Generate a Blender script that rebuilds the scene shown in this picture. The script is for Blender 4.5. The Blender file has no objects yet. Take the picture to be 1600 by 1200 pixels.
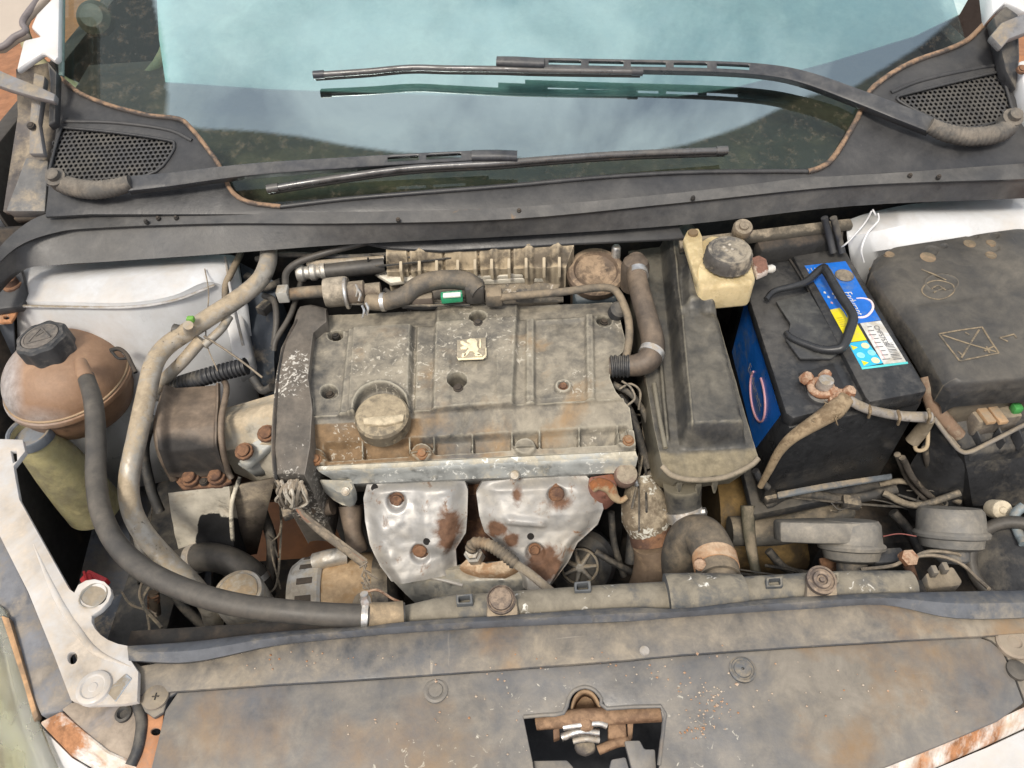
import bpy, bmesh, math, random
from mathutils import Vector, Matrix, noise
random.seed(7)
R = math.radians
sc = bpy.context.scene
# ------------------------------------------------------------------ camera
CAM = Vector((0, 0, 1.57)); PITCH = R(48); ROLL = R(3.7); F = 1150.0
FW = Vector((0, math.cos(PITCH), -math.sin(PITCH)))
U0 = Vector((0, math.sin(PITCH), math.cos(PITCH)))
RT = Vector((1, 0, 0)) * math.cos(ROLL) - U0 * math.sin(ROLL)
UP = Vector((1, 0, 0)) * math.sin(ROLL) + U0 * math.cos(ROLL)
cd = bpy.data.cameras.new('camera'); cam = bpy.data.objects.new('camera', cd)
sc.collection.objects.link(cam); sc.camera = cam
cd.sensor_width = 36; cd.lens = 36 * F / 1600; cd.clip_start = 0.02; cd.clip_end = 500
m3 = Matrix((RT, UP, -FW)).transposed()
cam.matrix_world = Matrix.Translation(CAM) @ m3.to_4x4()
# ------------------------------------------------------------------ world, sun, exposure
SUN_EL, SUN_AZ = R(58), R(205)      # azimuth measured from +Y clockwise: the sun stands behind and left of the photographer
wd = bpy.data.worlds.new('World'); sc.world = wd; wd.use_nodes = True
nt = wd.node_tree; bg = nt.nodes['Background']
sky = nt.nodes.new('ShaderNodeTexSky'); sky.sky_type = 'NISHITA'; sky.sun_disc = False
sky.sun_elevation = SUN_EL; sky.sun_rotation = SUN_AZ; sky.air_density = 1.0; sky.dust_density = 6.0; sky.ozone_density = 1.0
wtc = nt.nodes.new('ShaderNodeTexCoord'); wn = nt.nodes.new('ShaderNodeTexNoise'); wn.inputs['Scale'].default_value = 5.5; wn.inputs['Detail'].default_value = 7; wn.inputs['Roughness'].default_value = .55; wn.inputs['Distortion'].default_value = .4
nt.links.new(wtc.outputs['Generated'], wn.inputs['Vector'])
wr_ = nt.nodes.new('ShaderNodeMapRange'); wr_.inputs[1].default_value = .40; wr_.inputs[2].default_value = .62; wr_.inputs[3].default_value = .30; wr_.inputs[4].default_value = .95; nt.links.new(wn.outputs['Fac'], wr_.inputs[0])
wm = nt.nodes.new('ShaderNodeMix'); wm.data_type = 'RGBA'; nt.links.new(wr_.outputs[0], wm.inputs[0]); nt.links.new(sky.outputs[0], wm.inputs[6]); wm.inputs[7].default_value = (8.6, 8.8, 9.0, 1)   # thin bright cloud over the whole sky
nt.links.new(wm.outputs[2], bg.inputs[0]); bg.inputs[1].default_value = 0.1
sl = bpy.data.lights.new('sun', 'SUN'); so = bpy.data.objects.new('sun', sl); sc.collection.objects.link(so)
sl.energy = 2.0; sl.angle = R(13); sl.color = (1.0, 0.93, 0.82)
sd = Vector((math.sin(SUN_AZ) * math.cos(SUN_EL), math.cos(SUN_AZ) * math.cos(SUN_EL), math.sin(SUN_EL)))
so.rotation_euler = sd.to_track_quat('Z', 'Y').to_euler()
vs = sc.view_settings; vs.view_transform = 'Standard'; vs.look = 'None'; vs.exposure = 0.40; vs.gamma = 1
# ------------------------------------------------------------------ helpers: places
def ray(px, py): return FW + RT * ((px - 800) / F) + UP * ((600 - py) / F)
def W(px, py=None, z=None):
    if py is None:
        if isinstance(px, Vector): return px.copy()
        px, py, z = px
    d = ray(px, py); return CAM + d * ((z - CAM.z) / d.z)
def proj(p):
    v = p - CAM; k = v.dot(FW); return 800 + F * v.dot(RT) / k, 600 - F * v.dot(UP) / k
CS = math.tan(R(25)); CN = Vector((0, -CS, 1)).normalized(); CP = Vector((0, .873, .966))
def WP(px, py, off=0.0):                 # a point on the scuttle slope (the slope of the windscreen)
    d = ray(px, py); o = CP + CN * off
    return CAM + d * ((o - CAM).dot(CN) / d.dot(CN))
def sst(a, b, x):
    t = max(0., min(1., (x - a) / (b - a))); return t * t * (3 - 2 * t)
def band(x, a, b, s): return sst(a - s, a + s, x) * (1 - sst(b - s, b + s, x))
def inpoly(x, y, p):
    c = False; j = len(p) - 1
    for i in range(len(p)):
        if (p[i][1] > y) != (p[j][1] > y) and x < (p[j][0] - p[i][0]) * (y - p[i][1]) / (p[j][1] - p[i][1]) + p[i][0]: c = not c
        j = i
    return c
def spline(pts, res=6):
    P = [Vector(p) for p in pts]
    if len(P) < 3: 
        return [P[0].lerp(P[1], i / res) for i in range(res + 1)]
    out = []
    for i in range(len(P) - 1):
        a = P[i - 1] if i else P[0] * 2 - P[1]; b = P[i]; c = P[i + 1]; d = P[i + 2] if i + 2 < len(P) else P[-1] * 2 - P[-2]
        for k in range(res):
            t = k / res
            out.append(.5 * ((2 * b) + (c - a) * t + (2 * a - 5 * b + 4 * c - d) * t * t + (3 * b - a - 3 * c + d) * t ** 3))
    out.append(P[-1]); return out
# ------------------------------------------------------------------ helpers: objects
things = []; world_o = {}
def thing(name, label, cat, group=None):
    o = bpy.data.objects.new(name, None); sc.collection.objects.link(o); o.empty_display_size = .05
    o['label'] = label; o['category'] = cat
    if group: o['group'] = group
    things.append(o); return o
def tag(o, label, cat, group=None, kind=None):
    if label: o['label'] = label; o['category'] = cat
    if group: o['group'] = group
    if kind: o['kind'] = kind
    return o
def mk(name, verts, faces, mat, parent=None, ang=35, bm=None):
    me = bpy.data.meshes.new(name)
    if bm is not None:
        bm.normal_update(); bm.to_mesh(me); bm.free()
    else:
        me.from_pydata([tuple(v) for v in verts], [], faces); 
    n = len(me.vertices); c = Vector((0, 0, 0))
    lo = Vector((9e9,) * 3); hi = Vector((-9e9,) * 3)
    for v in me.vertices:
        for k in range(3): lo[k] = min(lo[k], v.co[k]); hi[k] = max(hi[k], v.co[k])
    c = (lo + hi) / 2
    if parent is None: c.z = lo.z
    me.transform(Matrix.Translation(-c))
    for p in me.polygons: p.use_smooth = True
    me.set_sharp_from_angle(angle=R(ang))
    me.materials.append(mat)
    o = bpy.data.objects.new(name, me); sc.collection.objects.link(o)
    o.location = c; world_o[o.name] = c.copy()
    if parent is not None: o.parent = parent
    return o
def finish():
    for t in things:
        lo = Vector((9e9,) * 3); hi = Vector((-9e9,) * 3)
        for ch in t.children:
            c = world_o[ch.name]
            for v in ch.data.vertices:
                p = v.co + c
                for k in range(3): lo[k] = min(lo[k], p[k]); hi[k] = max(hi[k], p[k])
        c = (lo + hi) / 2; c.z = lo.z; t.location = c; world_o[t.name] = c
    for n, c in list(world_o.items()):
        o = bpy.data.objects[n]
        if o.parent: o.matrix_parent_inverse = Matrix.Translation(-world_o[o.parent.name])
def tube(name, pts, r, mat, parent=None, seg=12, res=6, corr=None, squash=None):
    P = spline([W(p) if not isinstance(p, Vector) else p for p in pts], res)
    n = len(P); rr = r if isinstance(r, (list, tuple)) else [r] * len(pts)
    if corr:                              # corrugated: resample finely by length
        L = [0]
        for i in range(1, n): L.append(L[-1] + (P[i] - P[i - 1]).length)
        m = max(4, int(L[-1] / (corr[0] / 4))); Q = []; f = []
        j = 0
        for i in range(m + 1):
            s = L[-1] * i / m
            while j < n - 2 and L[j + 1] < s: j += 1
            t = (s - L[j]) / max(1e-9, L[j + 1] - L[j]); Q.append(P[j].lerp(P[j + 1], t)); f.append((j + t) / (n - 1))
        P = Q; n = len(P)
    else: f = [i / (n - 1) for i in range(n)]
    V = []; Fc = []; ref = None
    for i in range(n):
        tg = (P[min(i + 1, n - 1)] - P[max(i - 1, 0)]).normalized()
        if ref is None: ref = Vector((0, 0, 1)) if abs(tg.z) < .9 else Vector((1, 0, 0))
        a = (ref - tg * ref.dot(tg)).normalized(); b = tg.cross(a); ref = a
        x = f[i] * (len(rr) - 1); k = min(int(x), len(rr) - 2) if len(rr) > 1 else 0
        q = rr[k] + (rr[k + 1] - rr[k]) * (x - k) if len(rr) > 1 else rr[0]
        if corr: q *= 1 + corr[1] * (1 if (i // 2) % 2 else -1)
        for s in range(seg):
            an = 2 * math.pi * s / seg; V.append(P[i] + a * (q * math.cos(an) * (squash or 1)) + b * (q * math.sin(an)))
    for i in range(n - 1):
        for s in range(seg):
            s2 = (s + 1) % seg; Fc.append((i * seg + s, i * seg + s2, (i + 1) * seg + s2, (i + 1) * seg + s))
    Fc.append(tuple(range(seg - 1, -1, -1))); Fc.append(tuple((n - 1) * seg + s for s in range(seg)))
    return mk(name, V, Fc, mat, parent, 50)
def frame(axis):
    z = Vector(axis).normalized(); x = Vector((1, 0, 0)) if abs(z.x) < .9 else Vector((0, 1, 0))
    x = (x - z * x.dot(z)).normalized(); return x, z.cross(x), z
def lathe(name, o, axis, prof, mat, parent=None, seg=32, lobes=None, ang=35, sy=1.0):
    x, y, z = frame(axis); o = W(o) if not isinstance(o, Vector) else o; V = []; Fc = []; n = len(prof)
    for (r, h) in prof:
        for s in range(seg):
            a = 2 * math.pi * s / seg; q = r
            if lobes and r > lobes[2]: q = r * (1 + lobes[1] * math.cos(lobes[0] * a))
            V.append(o + x * (q * math.cos(a)) + y * (q * math.sin(a) * sy) + z * h)
    for i in range(n - 1):
        for s in range(seg):
            s2 = (s + 1) % seg; Fc.append((i * seg + s, i * seg + s2, (i + 1) * seg + s2, (i + 1) * seg + s))
    if prof[0][0] > 1e-6: Fc.append(tuple(range(seg - 1, -1, -1)))
    if prof[-1][0] > 1e-6: Fc.append(tuple((n - 1) * seg + s for s in range(seg)))
    bm = bmesh.new(); vs_ = [bm.verts.new(v) for v in V]
    for f in Fc: bm.faces.new([vs_[i] for i in f])
    bmesh.ops.remove_doubles(bm, verts=bm.verts, dist=1e-6)
    return mk(name, None, None, mat, parent, ang, bm)
def slab(name, pts, depth, mat, parent=None, bevel=.002, dirn=(0, 0, -1), holes=(), ang=35, seg=2):
    D = Vector(dirn).normalized() * depth; bm = bmesh.new()
    loops = [[W(p) if not isinstance(p, Vector) else p for p in lp] for lp in [pts] + list(holes)]
    ed = []
    for lp in loops:
        vv = [bm.verts.new(p) for p in lp]
        ed += [bm.edges.new((vv[i], vv[(i + 1) % len(vv)])) for i in range(len(vv))]
    if holes:
        bmesh.ops.triangle_fill(bm, use_beauty=True, use_dissolve=False, edges=ed)
    else:
        bm.faces.new([v for v in bm.verts])
    bm.normal_update()
    nrm = Vector((0, 0, 0))
    for f in bm.faces: nrm += f.normal * f.calc_area()
    if nrm.dot(D) > 0: bmesh.ops.reverse_faces(bm, faces=bm.faces[:])
    top = bm.faces[:]
    r = bmesh.ops.extrude_face_region(bm, geom=top, use_keep_orig=True)
    nv = [g for g in r['geom'] if isinstance(g, bmesh.types.BMVert)]
    for v in nv: v.co += D
    bmesh.ops.recalc_face_normals(bm, faces=bm.faces[:])
    if bevel:
        bm.normal_update()
        es = [e for e in bm.edges if len(e.link_faces) == 2 and e.calc_face_angle(0) > R(30)]
        bmesh.ops.bevel(bm, geom=es, offset=bevel, segments=seg, profile=.5, affect='EDGES', clamp_overlap=True)
    return mk(name, None, None, mat, parent, ang, bm)
def resample(pl, n):
    P = [W(p) if not isinstance(p, Vector) else p for p in pl]; L = [0]
    for i in range(1, len(P)): L.append(L[-1] + (P[i] - P[i - 1]).length)
    out = []; j = 0
    for i in range(n):
        s = L[-1] * i / (n - 1)
        while j < len(P) - 2 and L[j + 1] < s: j += 1
        out.append(P[j].lerp(P[j + 1], (s - L[j]) / max(1e-9, L[j + 1] - L[j])))
    return out
def idx(pl, n):
    P = [W(p) if not isinstance(p, Vector) else p for p in pl]; out = []
    for i in range(n):
        x = (len(P) - 1) * i / (n - 1); k = min(int(x), len(P) - 2); out.append(P[k].lerp(P[k + 1], x - k))
    return out
def grid(name, L, Rr, nu, nv, hf, mat, parent=None, skirt=.02, nrm=(0, 0, 1), byidx=True, drop=None, ang=40):
    N = Vector(nrm).normalized(); f = idx if byidx else resample
    A = f(L, nv); B = f(Rr, nv); bm = bmesh.new(); vv = []
    for j in range(nv):
        row = []
        for i in range(nu):
            u = i / (nu - 1); p = A[j].lerp(B[j], u); x, y = proj(p)
            row.append(bm.verts.new(p + N * (hf(x, y, u, j / (nv - 1)) if hf else 0)))
        vv.append(row)
    for j in range(nv - 1):
        for i in range(nu - 1): bm.faces.new((vv[j][i], vv[j + 1][i], vv[j + 1][i + 1], vv[j][i + 1]))
    if skirt:
        be = [e for e in bm.edges if e.is_boundary]
        r = bmesh.ops.extrude_edge_only(bm, edges=be); D = Vector(drop) if drop else -N
        for g in r['geom']:
            if isinstance(g, bmesh.types.BMVert): g.co += D * skirt
    bmesh.ops.recalc_face_normals(bm, faces=bm.faces[:])
    return mk(name, None, None, mat, parent, ang, bm)
def loft(name, rows, mat, parent=None, thick=.003, res=0, ang=40, closed=False):
    Rw = [[W(p) if not isinstance(p, Vector) else p for p in r] for r in rows]
    if res: Rw = [spline(r, res) for r in Rw]
    bm = bmesh.new(); vv = [[bm.verts.new(p) for p in r] for r in Rw]
    m = len(vv)
    for j in range(m - (0 if closed else 1)):
        a = vv[j]; b = vv[(j + 1) % m]
        for i in range(len(a) - 1): bm.faces.new((a[i], b[i], b[i + 1], a[i + 1]))
    bmesh.ops.recalc_face_normals(bm, faces=bm.faces[:])
    o = mk(name, None, None, mat, parent, ang, bm)
    if thick:
        s = o.modifiers.new('Solidify', 'SOLIDIFY'); s.thickness = thick; s.offset = -1 
    return o
def box(name, c, sx, sy, sz, mat, parent=None, rz=0, bevel=.003, tilt=None):
    c = W(c) if not isinstance(c, Vector) else c
    M = Matrix.Rotation(rz, 3, 'Z')
    if tilt: M = M @ Matrix.Rotation(tilt[0], 3, 'X') @ Matrix.Rotation(tilt[1], 3, 'Y')
    bm = bmesh.new(); bmesh.ops.create_cube(bm, size=1)
    for v in bm.verts: v.co = c + M @ Vector((v.co.x * sx, v.co.y * sy, v.co.z * sz))
    if bevel: bmesh.ops.bevel(bm, geom=bm.edges[:], offset=bevel, segments=2, profile=.5, affect='EDGES', clamp_overlap=True)
    return mk(name, None, None, mat, parent, 35, bm)
def bolt(name, c, r, mat, parent, axis=(0, 0, 1), h=None):
    h = h or r * .7
    return lathe(name, c, axis, [(r * 1.45, -.003), (r * 1.45, .0), (r * 1.35, .0012), (r * 1.02, .0014), (r, h * .85), (r * .85, h), (0, h)], mat, parent, 12, lobes=None)
def ring(name, c, axis, R_, r, mat, parent, seg=36, s2=8):
    prof = [(R_ + r * math.cos(2 * math.pi * i / s2), r * math.sin(2 * math.pi * i / s2)) for i in range(s2 + 1)]
    return lathe(name, c, axis, prof, mat, parent, seg) if False else _ring(name, c, axis, prof, mat, parent, seg)
def _ring(name, c, axis, prof, mat, parent, seg):
    x, y, z = frame(axis); c = W(c) if not isinstance(c, Vector) else c; V = []; Fc = []; n = len(prof) - 1
    for i in range(n):
        for s in range(seg):
            a = 2 * math.pi * s / seg; V.append(c + (x * math.cos(a) + y * math.sin(a)) * prof[i][0] + z * prof[i][1])
    for i in range(n):
        for s in range(seg):
            i2 = (i + 1) % n; s2 = (s + 1) % seg; Fc.append((i * seg + s, i * seg + s2, i2 * seg + s2, i2 * seg + s))
    return mk(name, V, Fc, mat, parent, 60)
def text(name, body, o, xdir, ydir, size, mat, parent, ext=.0002, sx=1.0):
    cu = bpy.data.curves.new('t', 'FONT'); cu.body = body; cu.size = 1; cu.extrude = 0; cu.align_x = 'CENTER'; cu.align_y = 'CENTER'
    ob = bpy.data.objects.new('t', cu); sc.collection.objects.link(ob)
    bpy.context.view_layer.update()
    me = bpy.data.meshes.new_from_object(ob.evaluated_get(bpy.context.evaluated_depsgraph_get()))
    bpy.data.objects.remove(ob)
    x = Vector(xdir).normalized(); y = Vector(ydir).normalized(); z = x.cross(y)
    V = [o + x * (v.co.x * size * sx) + y * (v.co.y * size) + z * ext for v in me.vertices]
    return mk(name, V, [tuple(p.vertices) for p in me.polygons], mat, parent)
def set_stain(o, f):
    c = world_o[o.name]; A = o.data.attributes.new('stain', 'FLOAT', 'POINT')
    for i, v in enumerate(o.data.vertices): A.data[i].value = f(*proj(v.co + c))
    return o
def at(o, px, py):                       # the point of a built surface that shows at this place
    c = world_o[o.name]; best = None
    for v in o.data.vertices:
        p = v.co + c; x, y = proj(p); d = (x - px) ** 2 + (y - py) ** 2
        if d < 40:
            k = d + 3e2 * max(0, (p - CAM).length - .3)
            if best is None or k < best[0]: best = (k, p)
    return best[1] if best else W(px, py, c.z)
def blob(x, y, cx, cy, rx, ry): return max(0., 1 - math.hypot((x - cx) / rx, (y - cy) / ry))
# ------------------------------------------------------------------ materials
MC = {}
def mat(name, base, dust=None, amt=.5, rough=.6, metal=0., scale=9., fine=90., speck=None, samt=.04, rust=None, ramt=.0, bump=.25, var=.35, rsc=14., coat=0., soft=.09, trans=0., stain=None, stsoft=.12, warm=.0, oily=.12, edge=None, up=.22, scr=0.):
    if name in MC: return MC[name]
    m = bpy.data.materials.new(name); m.use_nodes = True; t = m.node_tree; N = t.nodes; Lk = t.links
    b = N['Principled BSDF']; b.inputs['Metallic'].default_value = metal
    tc = N.new('ShaderNodeTexCoord'); oi = N.new('ShaderNodeObjectInfo')
    ad = N.new('ShaderNodeVectorMath'); ad.operation = 'ADD'
    mu = N.new('ShaderNodeVectorMath'); mu.operation = 'SCALE'; mu.inputs[3].default_value = 37.
    cb = N.new('ShaderNodeCombineXYZ'); Lk.new(oi.outputs['Random'], cb.inputs[0]); Lk.new(oi.outputs['Random'], cb.inputs[1])
    Lk.new(cb.outputs[0], mu.inputs[0]); Lk.new(tc.outputs['Object'], ad.inputs[0]); Lk.new(mu.outputs[0], ad.inputs[1])
    def nz(s, d=6, r=.62, off=0, dist=0):
        n = N.new('ShaderNodeTexNoise'); n.inputs['Scale'].default_value = s; n.inputs['Detail'].default_value = d; n.inputs['Roughness'].default_value = r
        n.inputs['Distortion'].default_value = dist
        v = N.new('ShaderNodeVectorMath'); v.operation = 'ADD'; v.inputs[1].default_value = (off, off * 1.7, off * .6)
        Lk.new(ad.outputs[0], v.inputs[0]); Lk.new(v.outputs[0], n.inputs['Vector']); return n.outputs['Fac']
    def rng(x, a, c):
        n = N.new('ShaderNodeMapRange'); n.inputs[1].default_value = a; n.inputs[2].default_value = c; Lk.new(x, n.inputs[0]); return n.outputs[0]
    def mix(f, a, c, bl='MIX'):
        n = N.new('ShaderNodeMix'); n.data_type = 'RGBA'; n.blend_type = bl
        if hasattr(f, 'links'): Lk.new(f, n.inputs[0])
        else: n.inputs[0].default_value = f
        for k, q in ((6, a), (7, c)):
            if hasattr(q, 'links'): Lk.new(q, n.inputs[k])
            else: n.inputs[k].default_value = (*q, 1)
        return n.outputs[2]
    fn = nz(fine, 5, .7, 3); md = nz(fine * .3, 4, .6, 9)
    lo = tuple(c * (1 - var) for c in base); hi = tuple(min(1, c * (1 + var)) for c in base)
    col = mix(rng(md, .3, .7), lo, hi)
    col = mix(rng(fn, .35, .75), col, tuple(min(1, c * 1.25 + .01) for c in base)) if var > .05 else col
    rg = N.new('ShaderNodeMapRange'); Lk.new(md, rg.inputs[0]); rg.inputs[1].default_value = .25; rg.inputs[2].default_value = .75
    rg.inputs[3].default_value = max(.05, rough - .15); rg.inputs[4].default_value = min(1, rough + .15); ro = rg.outputs[0]
    mtl = None
    if dust:
        def comb(p, q, k):
            n = N.new('ShaderNodeMath'); n.operation = 'MULTIPLY_ADD'; Lk.new(q, n.inputs[0]); n.inputs[1].default_value = k; 
            n2 = N.new('ShaderNodeMath'); n2.operation = 'ADD'; Lk.new(p, n2.inputs[0]); n2.inputs[1].default_value = -k / 2; Lk.new(n2.outputs[0], n.inputs[2]); return n.outputs[0]
        big = nz(scale, 6, .6, 21, .5); sm_ = nz(scale * 5, 6, .7, 27, .3)
        d1 = comb(comb(big, sm_, .55), fn, .25); c0 = .72 - amt * .5
        if up:                                       # dust settles on what faces up
            gn = N.new('ShaderNodeNewGeometry'); sx_ = N.new('ShaderNodeSeparateXYZ'); Lk.new(gn.outputs['Normal'], sx_.inputs[0])
            n3 = N.new('ShaderNodeMath'); n3.operation = 'MULTIPLY_ADD'; Lk.new(sx_.outputs[2], n3.inputs[0]); n3.inputs[1].default_value = up
            n4 = N.new('ShaderNodeMath'); n4.operation = 'ADD'; Lk.new(d1, n4.inputs[0]); n4.inputs[1].default_value = -up * .75; Lk.new(n4.outputs[0], n3.inputs[2]); d1 = n3.outputs[0]
        if oily:                                     # dark greasy smears in the plastic
            ol = rng(comb(nz(scale * 1.7, 6, .65, 61, .8), sm_, .4), .62 - oily * .3, .74 - oily * .3)
            col = mix(ol, col, tuple(c * .5 for c in base))
        df = rng(d1, c0 - soft, c0 + soft)
        d2 = mix(rng(sm_, .3, .7), tuple(c * .62 for c in dust), tuple(min(1, c * 1.28) for c in dust))
        if warm: d2 = mix(rng(nz(scale * .8, 6, .6, 91, .4), .62 - warm * .3, .72 - warm * .3), d2, (dust[0] * 1.05, dust[1] * .78, dust[2] * .52))
        col = mix(df, col, d2)
        x = N.new('ShaderNodeMix'); x.data_type = 'FLOAT'; Lk.new(df, x.inputs[0]); Lk.new(ro, x.inputs[2]); x.inputs[3].default_value = min(.9, rough + .2); ro = x.outputs[0]
        if metal:
            x = N.new('ShaderNodeMath'); x.operation = 'MULTIPLY_ADD'; Lk.new(df, x.inputs[0]); x.inputs[1].default_value = -metal * .85; x.inputs[2].default_value = metal; mtl = x.outputs[0]
    if rust:
        r1 = nz(rsc, 9, .7, 51, .6); c0 = .74 - ramt * .5
        rf = rng(r1, c0 - .05, c0 + .05)
        r2 = mix(rng(fn, .35, .7), tuple(c * .55 for c in rust), tuple(min(1, c * 1.3) for c in rust))
        col = mix(rf, col, r2)
        x = N.new('ShaderNodeMix'); x.data_type = 'FLOAT'; Lk.new(rf, x.inputs[0]); Lk.new(ro, x.inputs[2]); x.inputs[3].default_value = .9; ro = x.outputs[0]
        if metal:
            x = N.new('ShaderNodeMath'); x.operation = 'MULTIPLY_ADD'; Lk.new(rf, x.inputs[0]); x.inputs[1].default_value = -metal; 
            if mtl is not None: Lk.new(mtl, x.inputs[2])
            else: x.inputs[2].default_value = metal
            x.use_clamp = True; mtl = x.outputs[0]
    if stain:
        at = N.new('ShaderNodeAttribute'); at.attribute_name = 'stain'; s2 = nz(rsc, 8, .65, 33, .4)
        x = N.new('ShaderNodeMath'); x.operation = 'MULTIPLY_ADD'; Lk.new(at.outputs['Fac'], x.inputs[0]); x.inputs[1].default_value = 1.0; Lk.new(s2, x.inputs[2])
        sf = rng(x.outputs[0], 1 - stsoft, 1 + stsoft)
        col = mix(sf, col, mix(rng(fn, .35, .7), tuple(c * .7 for c in stain), tuple(min(1, c * 1.25) for c in stain)))
        x = N.new('ShaderNodeMix'); x.data_type = 'FLOAT'; Lk.new(sf, x.inputs[0]); Lk.new(ro, x.inputs[2]); x.inputs[3].default_value = .8; ro = x.outputs[0]
        if metal:
            x = N.new('ShaderNodeMath'); x.operation = 'MULTIPLY_ADD'; Lk.new(sf, x.inputs[0]); x.inputs[1].default_value = -metal
            if mtl is not None: Lk.new(mtl, x.inputs[2])
            else: x.inputs[2].default_value = metal
            x.use_clamp = True; mtl = x.outputs[0]
    if speck:
        s1 = nz(fine * 1.6, 3, .6, 71, .8); s0 = nz(scale * 1.2, 3, .5, 83)
        x = N.new('ShaderNodeMath'); x.operation = 'MULTIPLY'; Lk.new(s1, x.inputs[0]); Lk.new(rng(s0, .28, .58), x.inputs[1])
        c0 = .72 - samt * 2; col = mix(rng(x.outputs[0], c0 - .035, c0 + .05), col, speck)
    if scr:                                          # fine light scratches
        for k, (a_, b_) in enumerate(((.16, 4.5), (1.6, .22))):
            mp = N.new('ShaderNodeMapping'); mp.inputs['Scale'].default_value = (fine * a_, fine * b_, fine); mp.inputs['Rotation'].default_value = (.1, .2, .4 + k * .5); Lk.new(ad.outputs[0], mp.inputs['Vector'])
            ns = N.new('ShaderNodeTexNoise'); ns.inputs['Scale'].default_value = 1.; ns.inputs['Detail'].default_value = 2; Lk.new(mp.outputs[0], ns.inputs['Vector'])
            col = mix(rng(ns.outputs['Fac'], .80 - scr * .1, .93 - scr * .1), col, tuple(min(1, c * 1.2 + .07) for c in (dust or base)))
    if edge:                                         # rubbed, dusty edges
        ge = N.new('ShaderNodeNewGeometry'); x = N.new('ShaderNodeMath'); x.operation = 'MULTIPLY_ADD'; Lk.new(fn, x.inputs[0]); x.inputs[1].default_value = .06; Lk.new(ge.outputs['Pointiness'], x.inputs[2])
        col = mix(rng(x.outputs[0], .545, .60), col, edge)
    Lk.new(col, b.inputs['Base Color']); Lk.new(ro, b.inputs['Roughness'])
    if mtl is not None: Lk.new(mtl, b.inputs['Metallic'])
    if coat: b.inputs['Coat Weight'].default_value = coat; b.inputs['Coat Roughness'].default_value = .15
    if trans: b.inputs['Subsurface Weight'].default_value = trans; b.inputs['Subsurface Radius'].default_value = (.02, .015, .008)
    if bump:
        bp = N.new('ShaderNodeBump'); bp.inputs['Strength'].default_value = bump; bp.inputs['Distance'].default_value = .002
        x = N.new('ShaderNodeMath'); x.operation = 'ADD'; Lk.new(fn, x.inputs[0]); Lk.new(md, x.inputs[1]); Lk.new(x.outputs[0], bp.inputs['Height'])
        Lk.new(bp.outputs[0], b.inputs['Normal'])
    MC[name] = m; return m
DU = (.27, .225, .165); DUo = (.42, .26, .13); RU = (.23, .085, .03)
blackp = mat('black_plastic_dusty', (.022, .0235, .027), (.062, .06, .058), .42, .36, scale=4, soft=.3, oily=.05, scr=.3)
seal = mat('rubber_strip', (.04, .042, .046), (.10, .096, .09), .5, .4, scale=5, rust=(.3, .19, .1), ramt=.04, rsc=9, soft=.25, oily=.05, scr=.4)
sealbrown = mat('brown_seal', (.06, .05, .045), (.27, .175, .11), .5, .8, scale=18)
rubber = mat('rubber_hose', (.042, .04, .038), (.105, .092, .075), .42, .42, scale=8, var=.15, soft=.3, oily=0, bump=.1)
rubberlt = mat('grey_rubber_hose', (.06, .056, .05), (.24, .19, .13), .54, .6, scale=9, var=.2, soft=.18, warm=.2)
cover = mat('valve_cover_plastic', (.075, .072, .066), (.265, .235, .182), .52, .55, scale=8, speck=(.48, .44, .36), samt=.055, fine=90, var=.3, stain=(.21, .135, .07), soft=.16, rsc=9, warm=.15, oily=.3, edge=(.36, .33, .26), up=.1, scr=.5)
coverbrown = mat('oily_brown_plastic', (.20, .13, .07), (.38, .25, .12), .6, .7, scale=10, fine=70)
beltm = mat('belt_cover_plastic', (.06, .054, .047), (.15, .127, .102), .48, .55, scale=7, speck=(.55, .52, .46), samt=.085, fine=130, oily=.2, edge=(.19, .17, .145), soft=.2)
alum = mat('dusty_aluminium', (.50, .48, .44), (.36, .30, .22), .5, .5, .75, scale=14, rust=RU, ramt=.1)
alumdull = mat('corroded_aluminium', (.34, .35, .335), (.46, .42, .33), .5, .55, .3, scale=14, speck=(.75, .75, .7), samt=.06, oily=.25)
shield = mat('heat_shield_steel', (.40, .395, .385), (.37, .335, .28), .42, .42, .4, scale=7, rust=(.23, .125, .065), ramt=.22, rsc=45, fine=110, stain=(.16, .085, .05), oily=0, var=.14, stsoft=.12, soft=.25, up=0, scr=.3)
rusty = mat('rusty_steel', (.085, .045, .03), (.21, .11, .06), .5, .85, scale=28, bump=.5, oily=.2)
bracketm = mat('brown_bracket_steel', (.075, .06, .048), (.22, .165, .118), .5, .5, .15, scale=8, rust=(.2, .105, .055), ramt=.1, soft=.25, stain=(.025, .022, .02), stsoft=.25)
white = mat('white_paint', (.66, .67, .68), (.45, .40, .34), .2, .35, scale=4, var=.05, coat=.3, bump=.03, oily=0, soft=.25)
whitedirty = mat('white_paint_dirty', (.60, .60, .60), (.44, .38, .31), .52, .45, scale=9, var=.1, coat=.15, rust=(.40, .22, .12), ramt=.05, bump=.08, oily=0, soft=.2)
whiterust = mat('white_paint_rust', (.66, .64, .60), (.5, .40, .30), .4, .5, scale=9, rust=(.40, .19, .09), ramt=.40, rsc=8, oily=0)
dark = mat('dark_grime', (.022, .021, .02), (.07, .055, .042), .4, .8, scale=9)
darkpl = mat('dark_plastic', (.03, .031, .034), (.10, .09, .075), .4, .5, scale=8)
slam = mat('slam_panel_dusty', (.075, .079, .087), (.235, .2, .152), .5, .48, scale=6, fine=70, soft=.18, warm=.2, oily=.15, scr=.5, rust=(.36, .2, .1), ramt=.03, rsc=30)
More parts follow.
